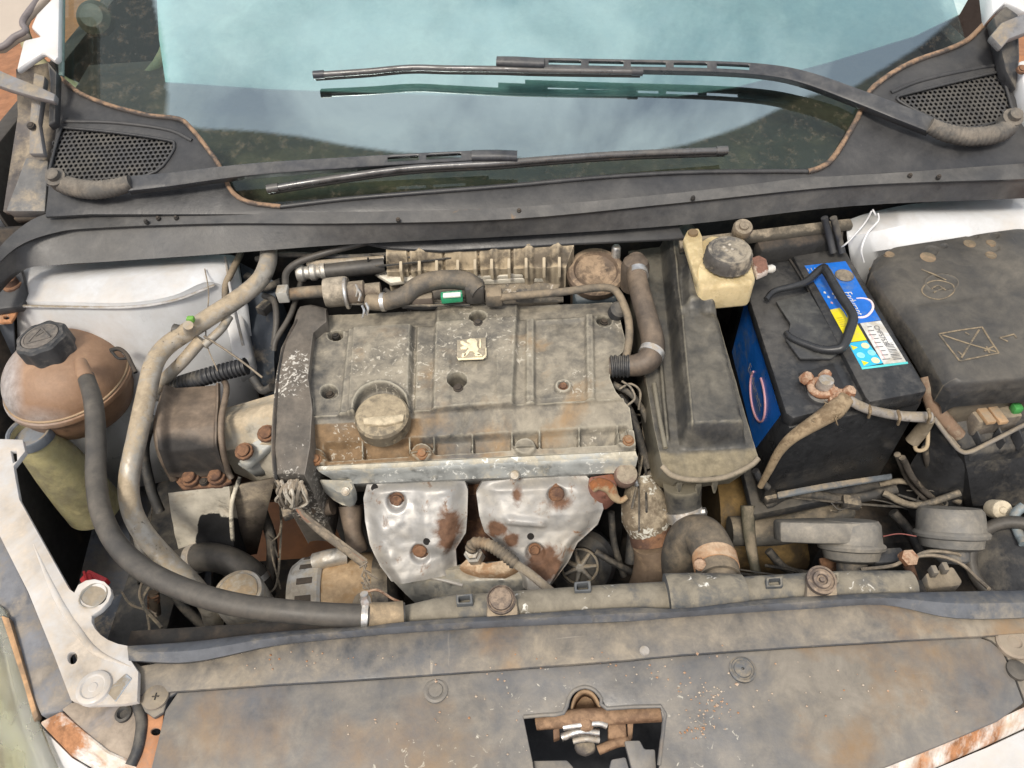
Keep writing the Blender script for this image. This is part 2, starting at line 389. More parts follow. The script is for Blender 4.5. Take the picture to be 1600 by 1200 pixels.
slam2 = mat('slam_panel_grey', (.105, .111, .122), (.215, .19, .155), .47, .36, scale=4.5, fine=70, speck=(.6, .56, .46), samt=.02, soft=.2, warm=.2, oily=.15, scr=.4, rust=(.36, .2, .1), ramt=.04, rsc=28)
tankm = mat('tank_plastic', (.25, .145, .085), (.32, .205, .13), .5, .5, scale=7, var=.12, trans=.1, soft=.3, stain=(.42, .42, .43), rsc=3, stsoft=.3, oily=.1, scr=.2)
yellowp = mat('yellowed_plastic', (.58, .47, .27), (.40, .31, .16), .4, .5, scale=14, var=.12, trans=.2)
neckm = mat('washer_neck_plastic', (.50, .45, .25), (.3, .27, .17), .35, .4, scale=10, var=.12, trans=.5, oily=0, up=0)
manif = mat('manifold_plastic', (.13, .105, .075), (.38, .305, .205), .58, .7, scale=11, fine=80, oily=.35, edge=(.5, .42, .3))
battm = mat('battery_black', (.02, .021, .023), (.065, .062, .058), .38, .36, scale=9, var=.2, fine=120, scr=.4)
fusem = mat('fuse_lid_plastic', (.026, .027, .029), (.115, .102, .082), .34, .38, scale=4, fine=80, soft=.28, edge=(.16, .135, .1), oily=.1, scr=.4)
airm = mat('air_box_plastic', (.03, .031, .032), (.125, .113, .09), .42, .38, scale=6, fine=80, soft=.2, edge=(.2, .18, .135), stain=(.22, .185, .12), rsc=10, scr=.5)
gearm = mat('gearbox_oily', (.09, .062, .03), (.22, .14, .05), .5, .6, .2, scale=9)
soil = mat('orange_soil', (.40, .17, .07), (.30, .14, .07), .5, .95, scale=3, fine=25, bump=.6)
chrome = mat('worn_steel', (.58, .57, .55), (.35, .3, .24), .35, .35, .9, scale=20)
arm = mat('wiper_arm_paint', (.032, .035, .042), (.09, .088, .085), .38, .36, scale=9, soft=.2)
blade = mat('wiper_blade_steel', (.11, .11, .112), (.10, .095, .09), .4, .28, .5, scale=14)
hornm = mat('horn_grey', (.13, .128, .122), (.25, .225, .185), .5, .5, scale=12, soft=.2)
copper = mat('corroded_clamp', (.27, .13, .07), (.42, .29, .2), .5, .75, .2, scale=60)
stringm = mat('dry_string', (.28, .21, .13), (.17, .12, .07), .5, .95, scale=60)
wirem = mat('dusty_wire', (.17, .145, .115), (.28, .23, .17), .5, .8, scale=30)
greenm = mat('green_plastic', (.02, .25, .12), (.5, .55, .5), .35, .5, scale=40)
redm = mat('red_plastic', (.42, .025, .03), None, 0, .5, var=.15)
bluem = mat('battery_label_blue', (.008, .13, .52), (.10, .17, .32), .22, .35, scale=14, var=.06, bump=.03, oily=0, up=0)
cyanm = mat('battery_label_cyan', (.03, .42, .68), None, 0, .35, var=.06, bump=.03)
yellm = mat('battery_label_yellow', (.80, .68, .02), (.5, .42, .12), .2, .4, scale=20, var=.04, bump=.03, oily=0, up=0)
whm = mat('battery_label_white', (.68, .68, .66), (.45, .42, .36), .3, .4, scale=20, var=.04, bump=.03, oily=0, up=0)
inkm = mat('battery_label_ink', (.12, .12, .13), None, 0, .5, var=.05, bump=0)
redring = mat('battery_label_ring', (.62, .33, .36), None, 0, .45, var=.05, bump=0)
warnm = mat('battery_label_symbol', (.78, .68, .42), None, 0, .45, var=.05, bump=0)
emblm = mat('emblem_cream', (.86, .74, .50), (.7, .6, .42), .3, .5, 0, scale=60, var=.1)
lens_old = mat('yellowed_lens', (.36, .36, .22), (.46, .47, .33), .5, .25, scale=5, var=.1, coat=.6, trans=.1)
mirrorm = mat('beige_mirror', (.42, .36, .30), None, 0, .5, var=.05, bump=.02)

def lensmat():
    m = bpy.data.materials.new('yellowed_headlamp_plastic'); m.use_nodes = True; N = m.node_tree.nodes; Lk = m.node_tree.links; b = N['Principled BSDF']
    b.inputs['Transmission Weight'].default_value = .85; b.inputs['IOR'].default_value = 1.4; b.inputs['Coat Weight'].default_value = .8; b.inputs['Coat Roughness'].default_value = .05
    tc = N.new('ShaderNodeTexCoord'); nz = N.new('ShaderNodeTexNoise'); nz.inputs['Scale'].default_value = 14; nz.inputs['Detail'].default_value = 7; Lk.new(tc.outputs['Object'], nz.inputs['Vector'])
    r = N.new('ShaderNodeValToRGB'); r.color_ramp.elements[0].position = .35; r.color_ramp.elements[0].color = (.80, .77, .55, 1); r.color_ramp.elements[1].position = .7; r.color_ramp.elements[1].color = (.93, .93, .85, 1)
    Lk.new(nz.outputs['Fac'], r.inputs[0]); Lk.new(r.outputs[0], b.inputs['Base Color'])
    mr = N.new('ShaderNodeMapRange'); mr.inputs[1].default_value = .3; mr.inputs[2].default_value = .7; mr.inputs[3].default_value = .08; mr.inputs[4].default_value = .35; Lk.new(nz.outputs['Fac'], mr.inputs[0]); Lk.new(mr.outputs[0], b.inputs['Roughness'])
    return m
lensm = lensmat()
# ================================================================== setting
g = mk('ground', [(-30, -30, 0), (30, -30, 0), (30, 30, 0), (-30, 30, 0)], [(0, 1, 2, 3)], soil); tag(g, None, None, kind='structure')
# ------------------------------------------------------------------ car body shell
car = thing('car_body', 'white car body shell with open engine bay, rust on its edges', 'car')
# firewall under the scuttle
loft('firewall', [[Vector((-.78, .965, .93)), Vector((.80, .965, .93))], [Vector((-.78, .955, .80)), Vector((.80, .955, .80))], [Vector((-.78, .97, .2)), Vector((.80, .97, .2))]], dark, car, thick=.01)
# left strut tower: rounded top, upright flank
def towerL(x, y, u, v): return .018 * math.sin(math.pi * min(1, max(0, u))) * (1 - v) + .004 * math.sin(9 * u)
loft('strut_tower', [[(20, 415, .895), (110, 413, .90), (210, 405, .905), (300, 398, .905), (356, 398, .90), (372, 402, .88)],
                     [(22, 445, .895), (110, 440, .91), (200, 432, .915), (290, 425, .91), (352, 420, .90), (378, 440, .87)],
                     [(25, 470, .89), (110, 472, .90), (200, 473, .905), (270, 462, .90), (330, 440, .895), (384, 470, .86)],
                     [(26, 480, .88), (110, 481, .89), (205, 481, .895), (275, 470, .89), (335, 447, .885), (388, 480, .85)],
                     [(30, 600, .74), (110, 610, .74), (210, 620, .74), (290, 620, .74), (370, 600, .74), (400, 580, .74)],
                     [(40, 760, .55), (120, 770, .55), (220, 760, .55), (300, 740, .55), (380, 720, .55), (415, 700, .55)]],
     white, car, thick=.004, res=5)
tube('sealer_bead', [(30, 478, .8895), (110, 480, .8935), (205, 480, .8985), (275, 469, .8935), (335, 446, .8885)], .0022, mat('sealer_grey', (.42, .41, .4), DU, .3, .6), car, seg=8)
tube('sealer_bead', [(352, 402, .902), (358, 440, .893), (366, 480, .877), (380, 540, .83)], .0022, mat('sealer_grey', (.4,) * 3), car, seg=8)
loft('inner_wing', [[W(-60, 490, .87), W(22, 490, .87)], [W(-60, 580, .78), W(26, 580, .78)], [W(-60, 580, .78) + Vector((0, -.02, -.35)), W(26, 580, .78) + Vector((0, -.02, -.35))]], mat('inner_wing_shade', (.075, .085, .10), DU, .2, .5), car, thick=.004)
# white leg of the tower beside the firewall
slab('tower_brace', [(330, 400, .89), (358, 398, .89), (395, 560, .80), (368, 580, .80)], .03, white, car, .004)
# right strut tower
loft('strut_tower', [[(1322, 345, .90), (1360, 332, .905), (1430, 318, .905), (1520, 312, .90), (1640, 305, .90)],
                     [(1324, 372, .89), (1365, 362, .90), (1430, 350, .905), (1520, 345, .90), (1640, 338, .90)],
                     [(1328, 400, .86), (1372, 392, .875), (1430, 385, .885), (1520, 378, .885), (1640, 370, .885)],
                     [(1338, 440, .80), (1380, 430, .80), (1440, 425, .80), (1520, 420, .80), (1640, 410, .80)],
                     [W(1338, 440, .80) - Vector((0, 0, .4)), W(1380, 430, .80) - Vector((0, 0, .4)), W(1440, 425, .80) - Vector((0, 0, .4)), W(1520, 420, .80) - Vector((0, 0, .4)), W(1640, 410, .80) - Vector((0, 0, .4))]],
     white, car, thick=.004, res=5)
# side walls of the bay, carried low to block light under the car
for sx, x in ((-1, -.76), (1, .80)):
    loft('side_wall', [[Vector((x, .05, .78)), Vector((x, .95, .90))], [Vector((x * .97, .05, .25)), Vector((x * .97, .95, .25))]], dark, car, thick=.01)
loft('light_block_front', [[Vector((-.80, .10, .74)), Vector((.80, .10, .74))], [Vector((-.80, .08, .2)), Vector((.80, .08, .2))]], dark, car, thick=.01)  # unseen wall added to block light from the front
slab('light_block_tray', [Vector((-.78, .10, .22)), Vector((.78, .10, .22)), Vector((.78, .95, .22)), Vector((-.78, .95, .22))], .01, dark, car, 0, holes=[[Vector((-.62, .40, .22)), Vector((-.24, .40, .22)), Vector((-.24, .92, .22)), Vector((-.62, .92, .22))]])  # floor sheet added to keep light off the ground below
slab('wheel_arch_liner', [W(20, 690, .52), W(200, 700, .52), W(330, 760, .50), W(330, 1010, .46), W(60, 1010, .46)], .01, mat('liner_blue_grey', (.085, .095, .115), (.12, .11, .1), .3, .5), car, 0)
# subframe and lower cross rail
box('subframe', Vector((0.1, .62, .33)), 1.3, .12, .10, dark, car)
box('chassis_rail', W(350, 830, .50) + Vector((-.07, .06, 0)), .09, .6, .10, darkpl, car, bevel=.01)
box('chassis_rail', W(1420, 850, .45), .10, .7, .12, dark, car, bevel=.01)
# left white front rail
rail = [(-30, 690), (0, 686), (35, 687), (39, 705), (21, 728), (24, 748), (30, 780), (67, 847), (108, 920), (116, 926), (122, 914), (134, 907), (148, 905), (163, 909), (172, 918), (174, 928), (169, 940), (157, 953), (143, 962), (143, 972), (148, 982), (157, 992), (169, 1000), (184, 1006), (199, 1009), (203, 1030), (216, 1050), (214, 1096), (192, 1100), (135, 1102), (111, 1094), (84, 1023), (44, 925), (0, 838), (-30, 780)]
def zr(y): return .845 - .03 * sst(690, 1100, y)
hole = lambda cx, cy, rx, ry, z, n=14: [(cx + rx * math.cos(2 * math.pi * i / n), cy + ry * math.sin(2 * math.pi * i / n), z) for i in range(n)]
wr = slab('front_rail', [(x, y, zr(y)) for x, y in rail], .007, whitedirty, car, .002,
          holes=[hole(113, 1028, 8, 10, zr(1028)), hole(146, 931, 21, 16, zr(931), 18), [(16, 704, zr(704)), (26, 704, zr(704)), (27, 720, zr(720)), (20, 724, zr(724))]])
lathe('raised_boss', W(146, 1074, .8185), (0, 0, 1), [(.018, -.004), (.0172, .0008), (.015, .0022), (.0125, .0024), (.011, .001), (.005, .0008), (.004, .0018), (0, .002)], whitedirty, wr)
tube('pressed_ridge', [(52, 850, zr(850)), (85, 925, zr(925)), (115, 975, zr(975)), (150, 1018, zr(1018)), (205, 1042, zr(1042))], [.0003, .0035, .004, .0035, .0003], whitedirty, wr, squash=.6)
lathe('hook_cup', W(146, 931, zr(932)), (0, 0, -1), [(.0142, .001), (.0155, -.001), (.0142, -.0015), (.0135, .001), (.013, .012), (.0, .013)], mat('cup_grey', (.34, .33, .3), DU, .4, .6), wr)
bolt('bolt', W(134, 928, .8195), .0042, chrome, wr)
slab('blue_primer_fold', [(165, 1080, .8165), (196, 1052, .8175), (205, 1060, .8175), (180, 1096, .8165)], .002, mat('blue_grey_paint', (.42, .5, .6), DU, .2, .4, var=.1), wr, .0005)
# fender edge at the far left and upright gaps
slab('fender', [(-60, 260, .93), (4, 200, .95), (22, 215, .95), (6, 330, .92), (-60, 420, .90)], .03, white, car, .004)
slab('hinge_mount', [(-20, 412, .915), (30, 408, .915), (42, 455, .90), (34, 478, .893), (-20, 485, .893)], .012, blackp, car, .003)
slab('rusty_tab', [(-20, 470, .887), (30, 472, .887), (24, 492, .88), (17, 503, .878), (-20, 506, .878)], .004, whiterust, car, .001, holes=[hole(10, 496, 5, 3, .8795)])
bolt('bolt', W(19, 444, .9035), .010, rusty, car, h=.012)
# front corners: bumper skin
slab('bumper_edge', [(60, 1128, .785), (95, 1110, .79), (130, 1140, .788), (170, 1172, .785), (225, 1196, .78), (260, 1215, .775), (170, 1215, .775), (110, 1180, .775)], .012, whiterust, car, .003)
slab('bumper_skin', [(52, 1122, .775), (112, 1182, .772), (175, 1222, .765), (60, 1230, .74)], .02, white, car, .004)
slab('bumper_edge', [(1620, 1094, .788), (1560, 1122, .788), (1470, 1160, .787), (1355, 1205, .785), (1355, 1222, .775), (1430, 1212, .775), (1540, 1165, .776), (1620, 1128, .778)], .012, whiterust, car, .003)
slab('bumper_skin', [(1620, 1131, .776), (1540, 1168, .774), (1425, 1216, .772), (1420, 1240, .74), (1620, 1240, .74)], .02, white, car, .004)
# windscreen pillars
slab('pillar', [WP(93, -40, .045), WP(91, 88, .045), WP(84, 95, .045), WP(66, 81, .045), WP(24, 110, .045), WP(36, 62, .045), WP(62, 56, .045), WP(47, 42, .045), WP(56, 22, .045), WP(82, -5, .045), WP(82, -40, .045)], .012, white, car, .004, dirn=-CN)
tube('pillar_edge', [WP(92, -40, .032), WP(90, 40, .032), WP(88, 92, .032)], .0035, whiterust, car)
slab('pillar', [WP(1545, -40, .03), WP(1552, 22, .03), WP(1572, 2, .03), WP(1600, 18, .03), WP(1660, 0, .03), WP(1660, -40, .03)], .03, white, car, .004, dirn=-CN)
slab('fender', [WP(1592, 95, .02), WP(1660, 80, .02), WP(1660, 250, .02), WP(1608, 175, .02)], .03, white, car, .004, dirn=-CN)
slab('gutter', [WP(8, 330, -.01), WP(40, 245, -.01), WP(75, 250, -.01), WP(70, 330, -.01)], .02, mat('grey_painted_gutter', (.12, .118, .115), DU, .3, .5), car, .003, dirn=-CN)
loft('inner_gutter', [[WP(25, 108, .0), WP(84, 96, .0)], [WP(28, 180, -.02), WP(92, 170, -.02)], [WP(5, 330, -.02), WP(75, 330, -.02)]], mat('dirty_gutter', (.1, .09, .085), DU, .4, .6), car, thick=.01)
# wings and bumper skin carry on outside the picture
for x in (-1, 1):
    loft('wing_panel', [[Vector((x * .765, .12, .80)), Vector((x * .765, .45, .86)), Vector((x * .765, .72, .885))], [Vector((x * .84, .10, .80)), Vector((x * .85, .45, .87)), Vector((x * .85, .74, .895))], [Vector((x * .90, .10, .72)), Vector((x * .92, .45, .78)), Vector((x * .92, .76, .80))], [Vector((x * .91, .10, .40)), Vector((x * .93, .45, .45)), Vector((x * .93, .76, .45))]], white, car, thick=.004, res=5)
loft('bumper_skin', [[Vector((-.80, .14, .74)), Vector((0, .13, .745)), Vector((.80, .14, .74))], [Vector((-.82, .07, .70)), Vector((0, .03, .70)), Vector((.82, .07, .70))], [Vector((-.84, .05, .35)), Vector((0, -.01, .35)), Vector((.84, .05, .35))]], white, car, thick=.004, res=6)
# ------------------------------------------------------------------ ground seen beside; wing mirror
mir = thing('door_mirror', 'beige and grey door mirror in the top left corner', 'mirror')
slab('mirror_shell', [WP(-66, -62, .050), WP(82, -62, .050), WP(70, -4, .050), WP(42, 22, .050), WP(34, 38, .050), WP(42, 50, .050), WP(22, 58, .050), WP(0, 74, .050), WP(-66, 80, .050)], .014, mirrorm, mir, .004, dirn=-CN, seg=4)
tube('mirror_edge', [WP(78, -22, .048), WP(45, 18, .048), WP(35, 36, .048), WP(40, 48, .048), WP(22, 58, .048), WP(1, 74, .048), WP(-46, 80, .048)], .0045, mat('mirror_seam', (.16, .14, .14), None, 0, .5), mir, res=4)
# bonnet hinges
for nm, pts, w, lab in (('bonnet_hinge', [(-40, 92), (20, 118), (60, 134), (86, 146), (84, 158), (50, 150), (10, 138), (-40, 120)], 0, 'grey steel bonnet hinge arm at the left pillar foot'),
                        ('bonnet_hinge', [(1548, 55), (1566, 34), (1620, 12), (1620, 44), (1578, 60), (1566, 74)], 0, 'grey steel bonnet hinge arm at the right pillar foot')):
    hm = mat('hinge_steel', (.17, .17, .175), DU, .35, .5)
    h = slab(nm, [WP(x, y, .05) for x, y in pts], .012, hm, car, .003, dirn=-CN); h['label'] = lab
    if pts[0][0] < 0:
        slab('hinge_leg', [WP(52, 112, .03), WP(70, 118, .03), WP(60, 190, .02), WP(68, 240, .01), WP(44, 240, .01), WP(46, 180, .02)], .012, hm, h, .003, dirn=-CN)
        slab('hinge_leg', [WP(72, 92, .035), WP(88, 112, .035), WP(86, 190, .02), WP(74, 196, .02), WP(78, 130, .035)], .015, darkpl, h, .003, dirn=-CN)
        bolt('pivot', WP(48, 196, .022), .004, dark, h, CN)
    else:
        slab('hinge_leg', [WP(1553, 26, .03), WP(1572, 8, .03), WP(1592, 22, .03), WP(1594, 90, .02), WP(1588, 140, .01), WP(1572, 110, .02), WP(1562, 60, .03)], .02, darkpl, h, .003, dirn=-CN)
        bolt('pivot', WP(1597, 108, .03), .005, rusty, h, CN)
# ------------------------------------------------------------------ windscreen and what lies behind it
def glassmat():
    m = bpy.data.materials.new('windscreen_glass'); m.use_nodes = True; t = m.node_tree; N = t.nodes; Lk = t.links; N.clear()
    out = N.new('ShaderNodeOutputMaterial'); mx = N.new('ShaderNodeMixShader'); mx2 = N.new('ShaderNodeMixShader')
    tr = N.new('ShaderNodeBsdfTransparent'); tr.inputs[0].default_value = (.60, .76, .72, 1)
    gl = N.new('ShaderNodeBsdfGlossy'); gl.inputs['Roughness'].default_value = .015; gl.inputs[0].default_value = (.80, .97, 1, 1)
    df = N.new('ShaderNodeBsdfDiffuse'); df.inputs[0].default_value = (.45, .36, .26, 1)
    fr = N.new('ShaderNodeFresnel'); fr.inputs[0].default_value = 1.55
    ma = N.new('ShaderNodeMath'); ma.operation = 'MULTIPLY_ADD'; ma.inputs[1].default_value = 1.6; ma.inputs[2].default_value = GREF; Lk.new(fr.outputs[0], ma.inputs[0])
    at = N.new('ShaderNodeAttribute'); at.attribute_name = 'reflect_mask'  # mask holds the sky reflection inside its outline; specks of dust outside
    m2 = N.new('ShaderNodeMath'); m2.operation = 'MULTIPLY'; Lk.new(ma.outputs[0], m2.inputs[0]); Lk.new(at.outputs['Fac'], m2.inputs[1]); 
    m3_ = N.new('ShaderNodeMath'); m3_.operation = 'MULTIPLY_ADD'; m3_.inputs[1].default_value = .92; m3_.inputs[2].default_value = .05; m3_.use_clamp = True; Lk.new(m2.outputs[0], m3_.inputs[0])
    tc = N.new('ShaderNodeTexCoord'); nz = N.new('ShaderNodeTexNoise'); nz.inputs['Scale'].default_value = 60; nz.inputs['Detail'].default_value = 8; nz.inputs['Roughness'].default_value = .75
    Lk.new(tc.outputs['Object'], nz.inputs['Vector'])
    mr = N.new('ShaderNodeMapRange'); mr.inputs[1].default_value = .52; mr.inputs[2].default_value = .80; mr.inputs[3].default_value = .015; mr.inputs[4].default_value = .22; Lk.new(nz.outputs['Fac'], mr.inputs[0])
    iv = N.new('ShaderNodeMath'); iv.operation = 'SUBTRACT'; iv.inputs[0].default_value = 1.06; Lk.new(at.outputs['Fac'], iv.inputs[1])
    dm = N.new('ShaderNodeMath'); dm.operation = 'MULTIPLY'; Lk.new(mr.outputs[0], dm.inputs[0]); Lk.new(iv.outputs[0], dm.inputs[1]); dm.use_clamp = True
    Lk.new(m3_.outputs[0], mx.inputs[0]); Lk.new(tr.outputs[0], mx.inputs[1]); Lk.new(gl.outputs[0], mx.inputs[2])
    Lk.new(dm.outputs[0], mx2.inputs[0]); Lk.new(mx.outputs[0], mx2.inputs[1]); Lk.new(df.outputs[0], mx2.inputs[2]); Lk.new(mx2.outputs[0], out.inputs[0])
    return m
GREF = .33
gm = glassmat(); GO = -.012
ws = thing('windscreen', 'curved windscreen glass reflecting pale sky, the reflection masked to an outline, some dust outside it', 'windscreen')
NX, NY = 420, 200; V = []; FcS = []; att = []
reflect_outline = [(238, -200), (240, 0), (252, 50), (259, 100), (262, 150), (261, 186), (285, 195), (315, 201), (350, 202), (400, 205), (470, 213), (540, 227), (620, 238), (720, 245), (820, 248), (920, 247), (1000, 240), (1070, 226), (1130, 208), (1170, 193), (1206, 175), (1262, 150), (1335, 135), (1440, 70), (1507, 13), (1530, 35), (1534, -200)]  # outline of the bright sky reflection, put into the glass as a mask
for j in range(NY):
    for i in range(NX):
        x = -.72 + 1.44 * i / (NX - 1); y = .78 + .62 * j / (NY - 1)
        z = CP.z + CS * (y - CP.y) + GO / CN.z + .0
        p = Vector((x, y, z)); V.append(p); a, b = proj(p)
        att.append(sum(inpoly(a + dx, b + dy, reflect_outline) for dx in (-3, 0, 3) for dy in (-2, 0, 2)) / 9.)
edgeT = [(86, 96), (95, 122), (125, 146), (169, 164), (205, 174), (236, 181), (280, 186), (298, 200), (314, 219), (330, 240), (341, 256), (352, 278), (362, 299), (388, 316), (439, 323), (540, 311), (660, 301), (800, 290), (930, 278), (1060, 270), (1180, 268), (1262, 268), (1280, 263), (1296, 253), (1308, 238), (1320, 219), (1340, 184), (1350, 158), (1364, 137), (1395, 114), (1431, 95), (1480, 78), (1510, 64), (1530, 46), (1541, 33)]
def below(x, y):
    if x < 86 or x > 1540: return True
    for (a, b), (c_, d) in zip(edgeT, edgeT[1:]):
        if a <= x <= c_: return y > b + (d - b) * (x - a) / (c_ - a) + 7
    return False
for j in range(NY - 1):
    for i in range(NX - 1):
        a = j * NX + i
        if not below(*proj((V[a] + V[a + NX + 1]) / 2)): FcS.append((a, a + 1, a + NX + 1, a + NX))
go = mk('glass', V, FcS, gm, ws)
A = go.data.attributes.new('reflect_mask', 'FLOAT', 'POINT')
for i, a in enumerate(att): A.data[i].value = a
tube('glass_edge', [WP(98, -60, .0), WP(97, 40, .0), WP(96, 120, .0)], .004, mat('glass_edge_green', (.2, .28, .26), None, 0, .3), ws)
# dashboard
dash = thing('dashboard', 'dark brown dashboard top behind the windscreen', 'dashboard')
dm_ = mat('dash_plastic', (.055, .045, .035), (.12, .085, .055), .5, .8, scale=6)
loft('dash_top', [[Vector((-.75, .985, .93)), Vector((.75, .985, .93))], [Vector((-.75, 1.08, .96)), Vector((.75, 1.08, .96))], [Vector((-.75, 1.4, .98)), Vector((.75, 1.4, .98))], [Vector((-.75, 1.45, .6)), Vector((.75, 1.45, .6))]], dm_, dash, thick=.01)
loft('cabin_back', [[Vector((-.80, 1.9, .3)), Vector((1.3, 1.9, .3))], [Vector((-.80, 1.9, 1.5)), Vector((1.3, 1.9, 1.5))]], mat('cabin_dark', (.05, .045, .04), None, 0, .8), dash, thick=.01)
box('cabin_side', Vector((-.80, 1.56, .62)), .03, 1.1, .75, MC['cabin_dark'], dash); box('cabin_side', Vector((.80, 1.56, .62)), .03, 1.1, .75, MC['cabin_dark'], dash)
box('cabin_floor', Vector((0, 1.6, .35)), 1.7, .7, .05, MC['cabin_dark'], dash)
glow_sh = thing('sky_glow_sheet', 'pale cyan sheet added behind the upper windscreen to brighten its sky reflection', 'added sheet')  # sheet added behind the glass to brighten the upper sky reflection
slab('sheet', [WP(x, y, -.05) for x, y in ((236, -160), (248, 60), (258, 128), (420, 139), (640, 147), (860, 152), (1060, 150), (1150, 136), (1300, 96), (1430, 56), (1500, 22), (1535, -40), (1535, -160))], .004, mat('sheet_cyan', (.32, .50, .55), (.52, .60, .58), .4, .5, scale=5, var=.08, soft=.3, oily=0, up=0), glow_sh, .001, dirn=-CN)
sw = thing('steering_wheel', 'steering wheel seen through the left of the windscreen', 'steering wheel')
c = WP(150, 30, -.16)
ring('rim', c, (0.1, -.75, .65), .13, .012, mat('wheel_rim', (.25, .23, .13), None, 0, .6), sw)
lathe('hub', c, (0.1, -.75, .65), [(.03, -.01), (.03, .01), (.02, .02), (0, .022)], mat('wheel_hub', (.05, .045, .03), None, 0, .6), sw)
# ------------------------------------------------------------------ scuttle cowl with two grilles
cowl = thing('cowl_panel', 'black plastic scuttle panel with honeycomb vents below the windscreen', 'cowl panel')
lm = [(96, 199), (180, 207), (262, 219), (272, 226), (268, 240), (244, 268), (195, 281), (120, 290), (78, 286), (84, 240)]
rm = [(1404, 150), (1480, 131), (1558, 113), (1566, 118), (1580, 165), (1582, 180), (1540, 196), (1499, 199), (1450, 182), (1405, 158)]
pass
ridge = [(-30, 420), (20, 365), (70, 335), (140, 331), (340, 331), (540, 331), (800, 324), (1070, 300), (1330, 270), (1620, 252)]
out = [WP(x, y, .0) for x, y in edgeT] + [WP(1552, 60, 0), WP(1575, 130, 0), WP(1600, 175, 0), WP(1640, 215, 0)] + [WP(x, y + 4, -.002) for x, y in reversed(ridge[2:])] + [WP(80, 250, 0), WP(90, 180, 0)]
slab('cowl', out, .006, blackp, cowl, .002, dirn=-CN, holes=[[WP(x, y) for x, y in lm], [WP(x, y) for x, y in rm]])
def hexmesh(poly, off, pitch, parent):
    P = [WP(x, y, off) for x, y in poly]; xs = [p.x for p in P]; ys = [p.y for p in P]; q = [(p.x, p.y) for p in P]
    bm = bmesh.new(); r = pitch / math.sqrt(3); row = 0; y = min(ys) - pitch
    def zat(x, y): return CP.z + CS * (y - CP.y) + off / CN.z
    while y < max(ys) + pitch:
        x = min(xs) - pitch + (pitch / 2 if row % 2 else 0)
        while x < max(xs) + pitch:
            if inpoly(x, y, q):
                o_ = []; n_ = []
                for k in range(6):
                    a = math.pi / 6 + k * math.pi / 3
                    o_.append(bm.verts.new((x + r * math.cos(a), y + r * math.sin(a), zat(x, y + r * math.sin(a)))))
                    n_.append(bm.verts.new((x + r * .66 * math.cos(a), y + r * .66 * math.sin(a), zat(x, y + r * .66 * math.sin(a)))))
                for k in range(6): bm.faces.new((o_[k], o_[(k + 1) % 6], n_[(k + 1) % 6], n_[k]))
            x += pitch
        y += pitch * math.sqrt(3) / 2; row += 1
    bmesh.ops.remove_doubles(bm, verts=bm.verts, dist=pitch * .02)
    o = mk('vent_mesh', None, None, mat('vent_plastic', (.035, .035, .037), (.075, .07, .062), .4, .55, scale=8), parent, 40, bm)
    s = o.modifiers.new('Solidify', 'SOLIDIFY'); s.thickness = .003; s.offset = -1; o['kind'] = 'stuff'
    b = [WP(x, y, off - .03) for x, y in poly]
    slab('vent_well', b, .004, mat('vent_black', (.008, .008, .008), None, 0, .9), parent, 0, dirn=-CN)
hexmesh([(92, 195), (180, 203), (268, 215), (278, 226), (272, 244), (246, 274), (195, 287), (120, 296), (72, 290), (80, 240)], -.003, .0072, cowl)
hexmesh([(1398, 150), (1480, 126), (1560, 108), (1571, 114), (1586, 165), (1588, 184), (1540, 201), (1499, 204), (1450, 188), (1400, 162)], -.003, .0072, cowl)
for pts in (lm, rm):
    tube('vent_rim', [WP(x, y, .001) for x, y in pts + [pts[0]]], .0022, blackp, cowl, seg=8, res=3)
tube('pressed_line', [WP(x, y, .0) for x, y in ((100, 190), (180, 192), (262, 203), (300, 220))], .003, blackp, cowl, seg=8)
tube('pressed_line', [WP(x, y, .0) for x, y in ((1392, 145), (1440, 126), (1520, 108), (1560, 102))], .003, blackp, cowl, seg=8)
sl_ = tube('windscreen_seal', [WP(x, y, .001) for x, y in edgeT[1:15]], .0036, sealbrown, cowl, seg=8, res=3)
tube('windscreen_seal', [WP(x, y, .001) for x, y in edgeT[14:22]], .0035, blackp, cowl, seg=8, res=3)
tube('windscreen_seal', [WP(x, y, .001) for x, y in edgeT[21:]], .0042, sealbrown, cowl, seg=8, res=3)
# the raised sealing strip along the scuttle edge
B_ = [(-30, 440), (25, 387), (84, 364), (150, 356), (340, 349), (540, 349), (800, 342), (1070, 316), (1330, 290), (1620, 279)]
C_ = [(-30, 475), (25, 424), (100, 413), (165, 409), (340, 397), (540, 382), (800, 369), (1070, 351), (1330, 322), (1620, 309)]
st = thing('sealing_strip', 'long grey rubber sealing strip along the scuttle edge, sandy at the joint', 'seal')
A2 = [W(x, y, .974) for x, y in ridge]; B2 = [W(x, y, .966) for x, y in B_]; B3 = [W(x, y + 3, .959) for x, y in B_]; C2 = [W(x, y, .932) for x, y in C_]
C3 = [p + Vector((0, .02, -.012)) for p in C2]; A0 = [p + Vector((0, .004, -.012)) for p in A2]
loft('strip', [A0, A2, B2, B3, C2, C3], seal, st, thick=.004, res=5, ang=25)
for x, y in ((228, 346), (247, 341), (275, 340), (622, 343), (811, 329), (1083, 309), (1422, 274), (1467, 276)):
    bolt('clip', W(x, y, .972), .0022, dark, st, (0, -.3, 1), .003)
# black plate hanging below the strip
slab('lower_flange', [(560, 378, .925), (800, 366, .925), (1060, 352, .925), (1070, 372, .915), (900, 380, .915), (690, 392, .915), (610, 388, .915)], .004, blackp, st, .001)
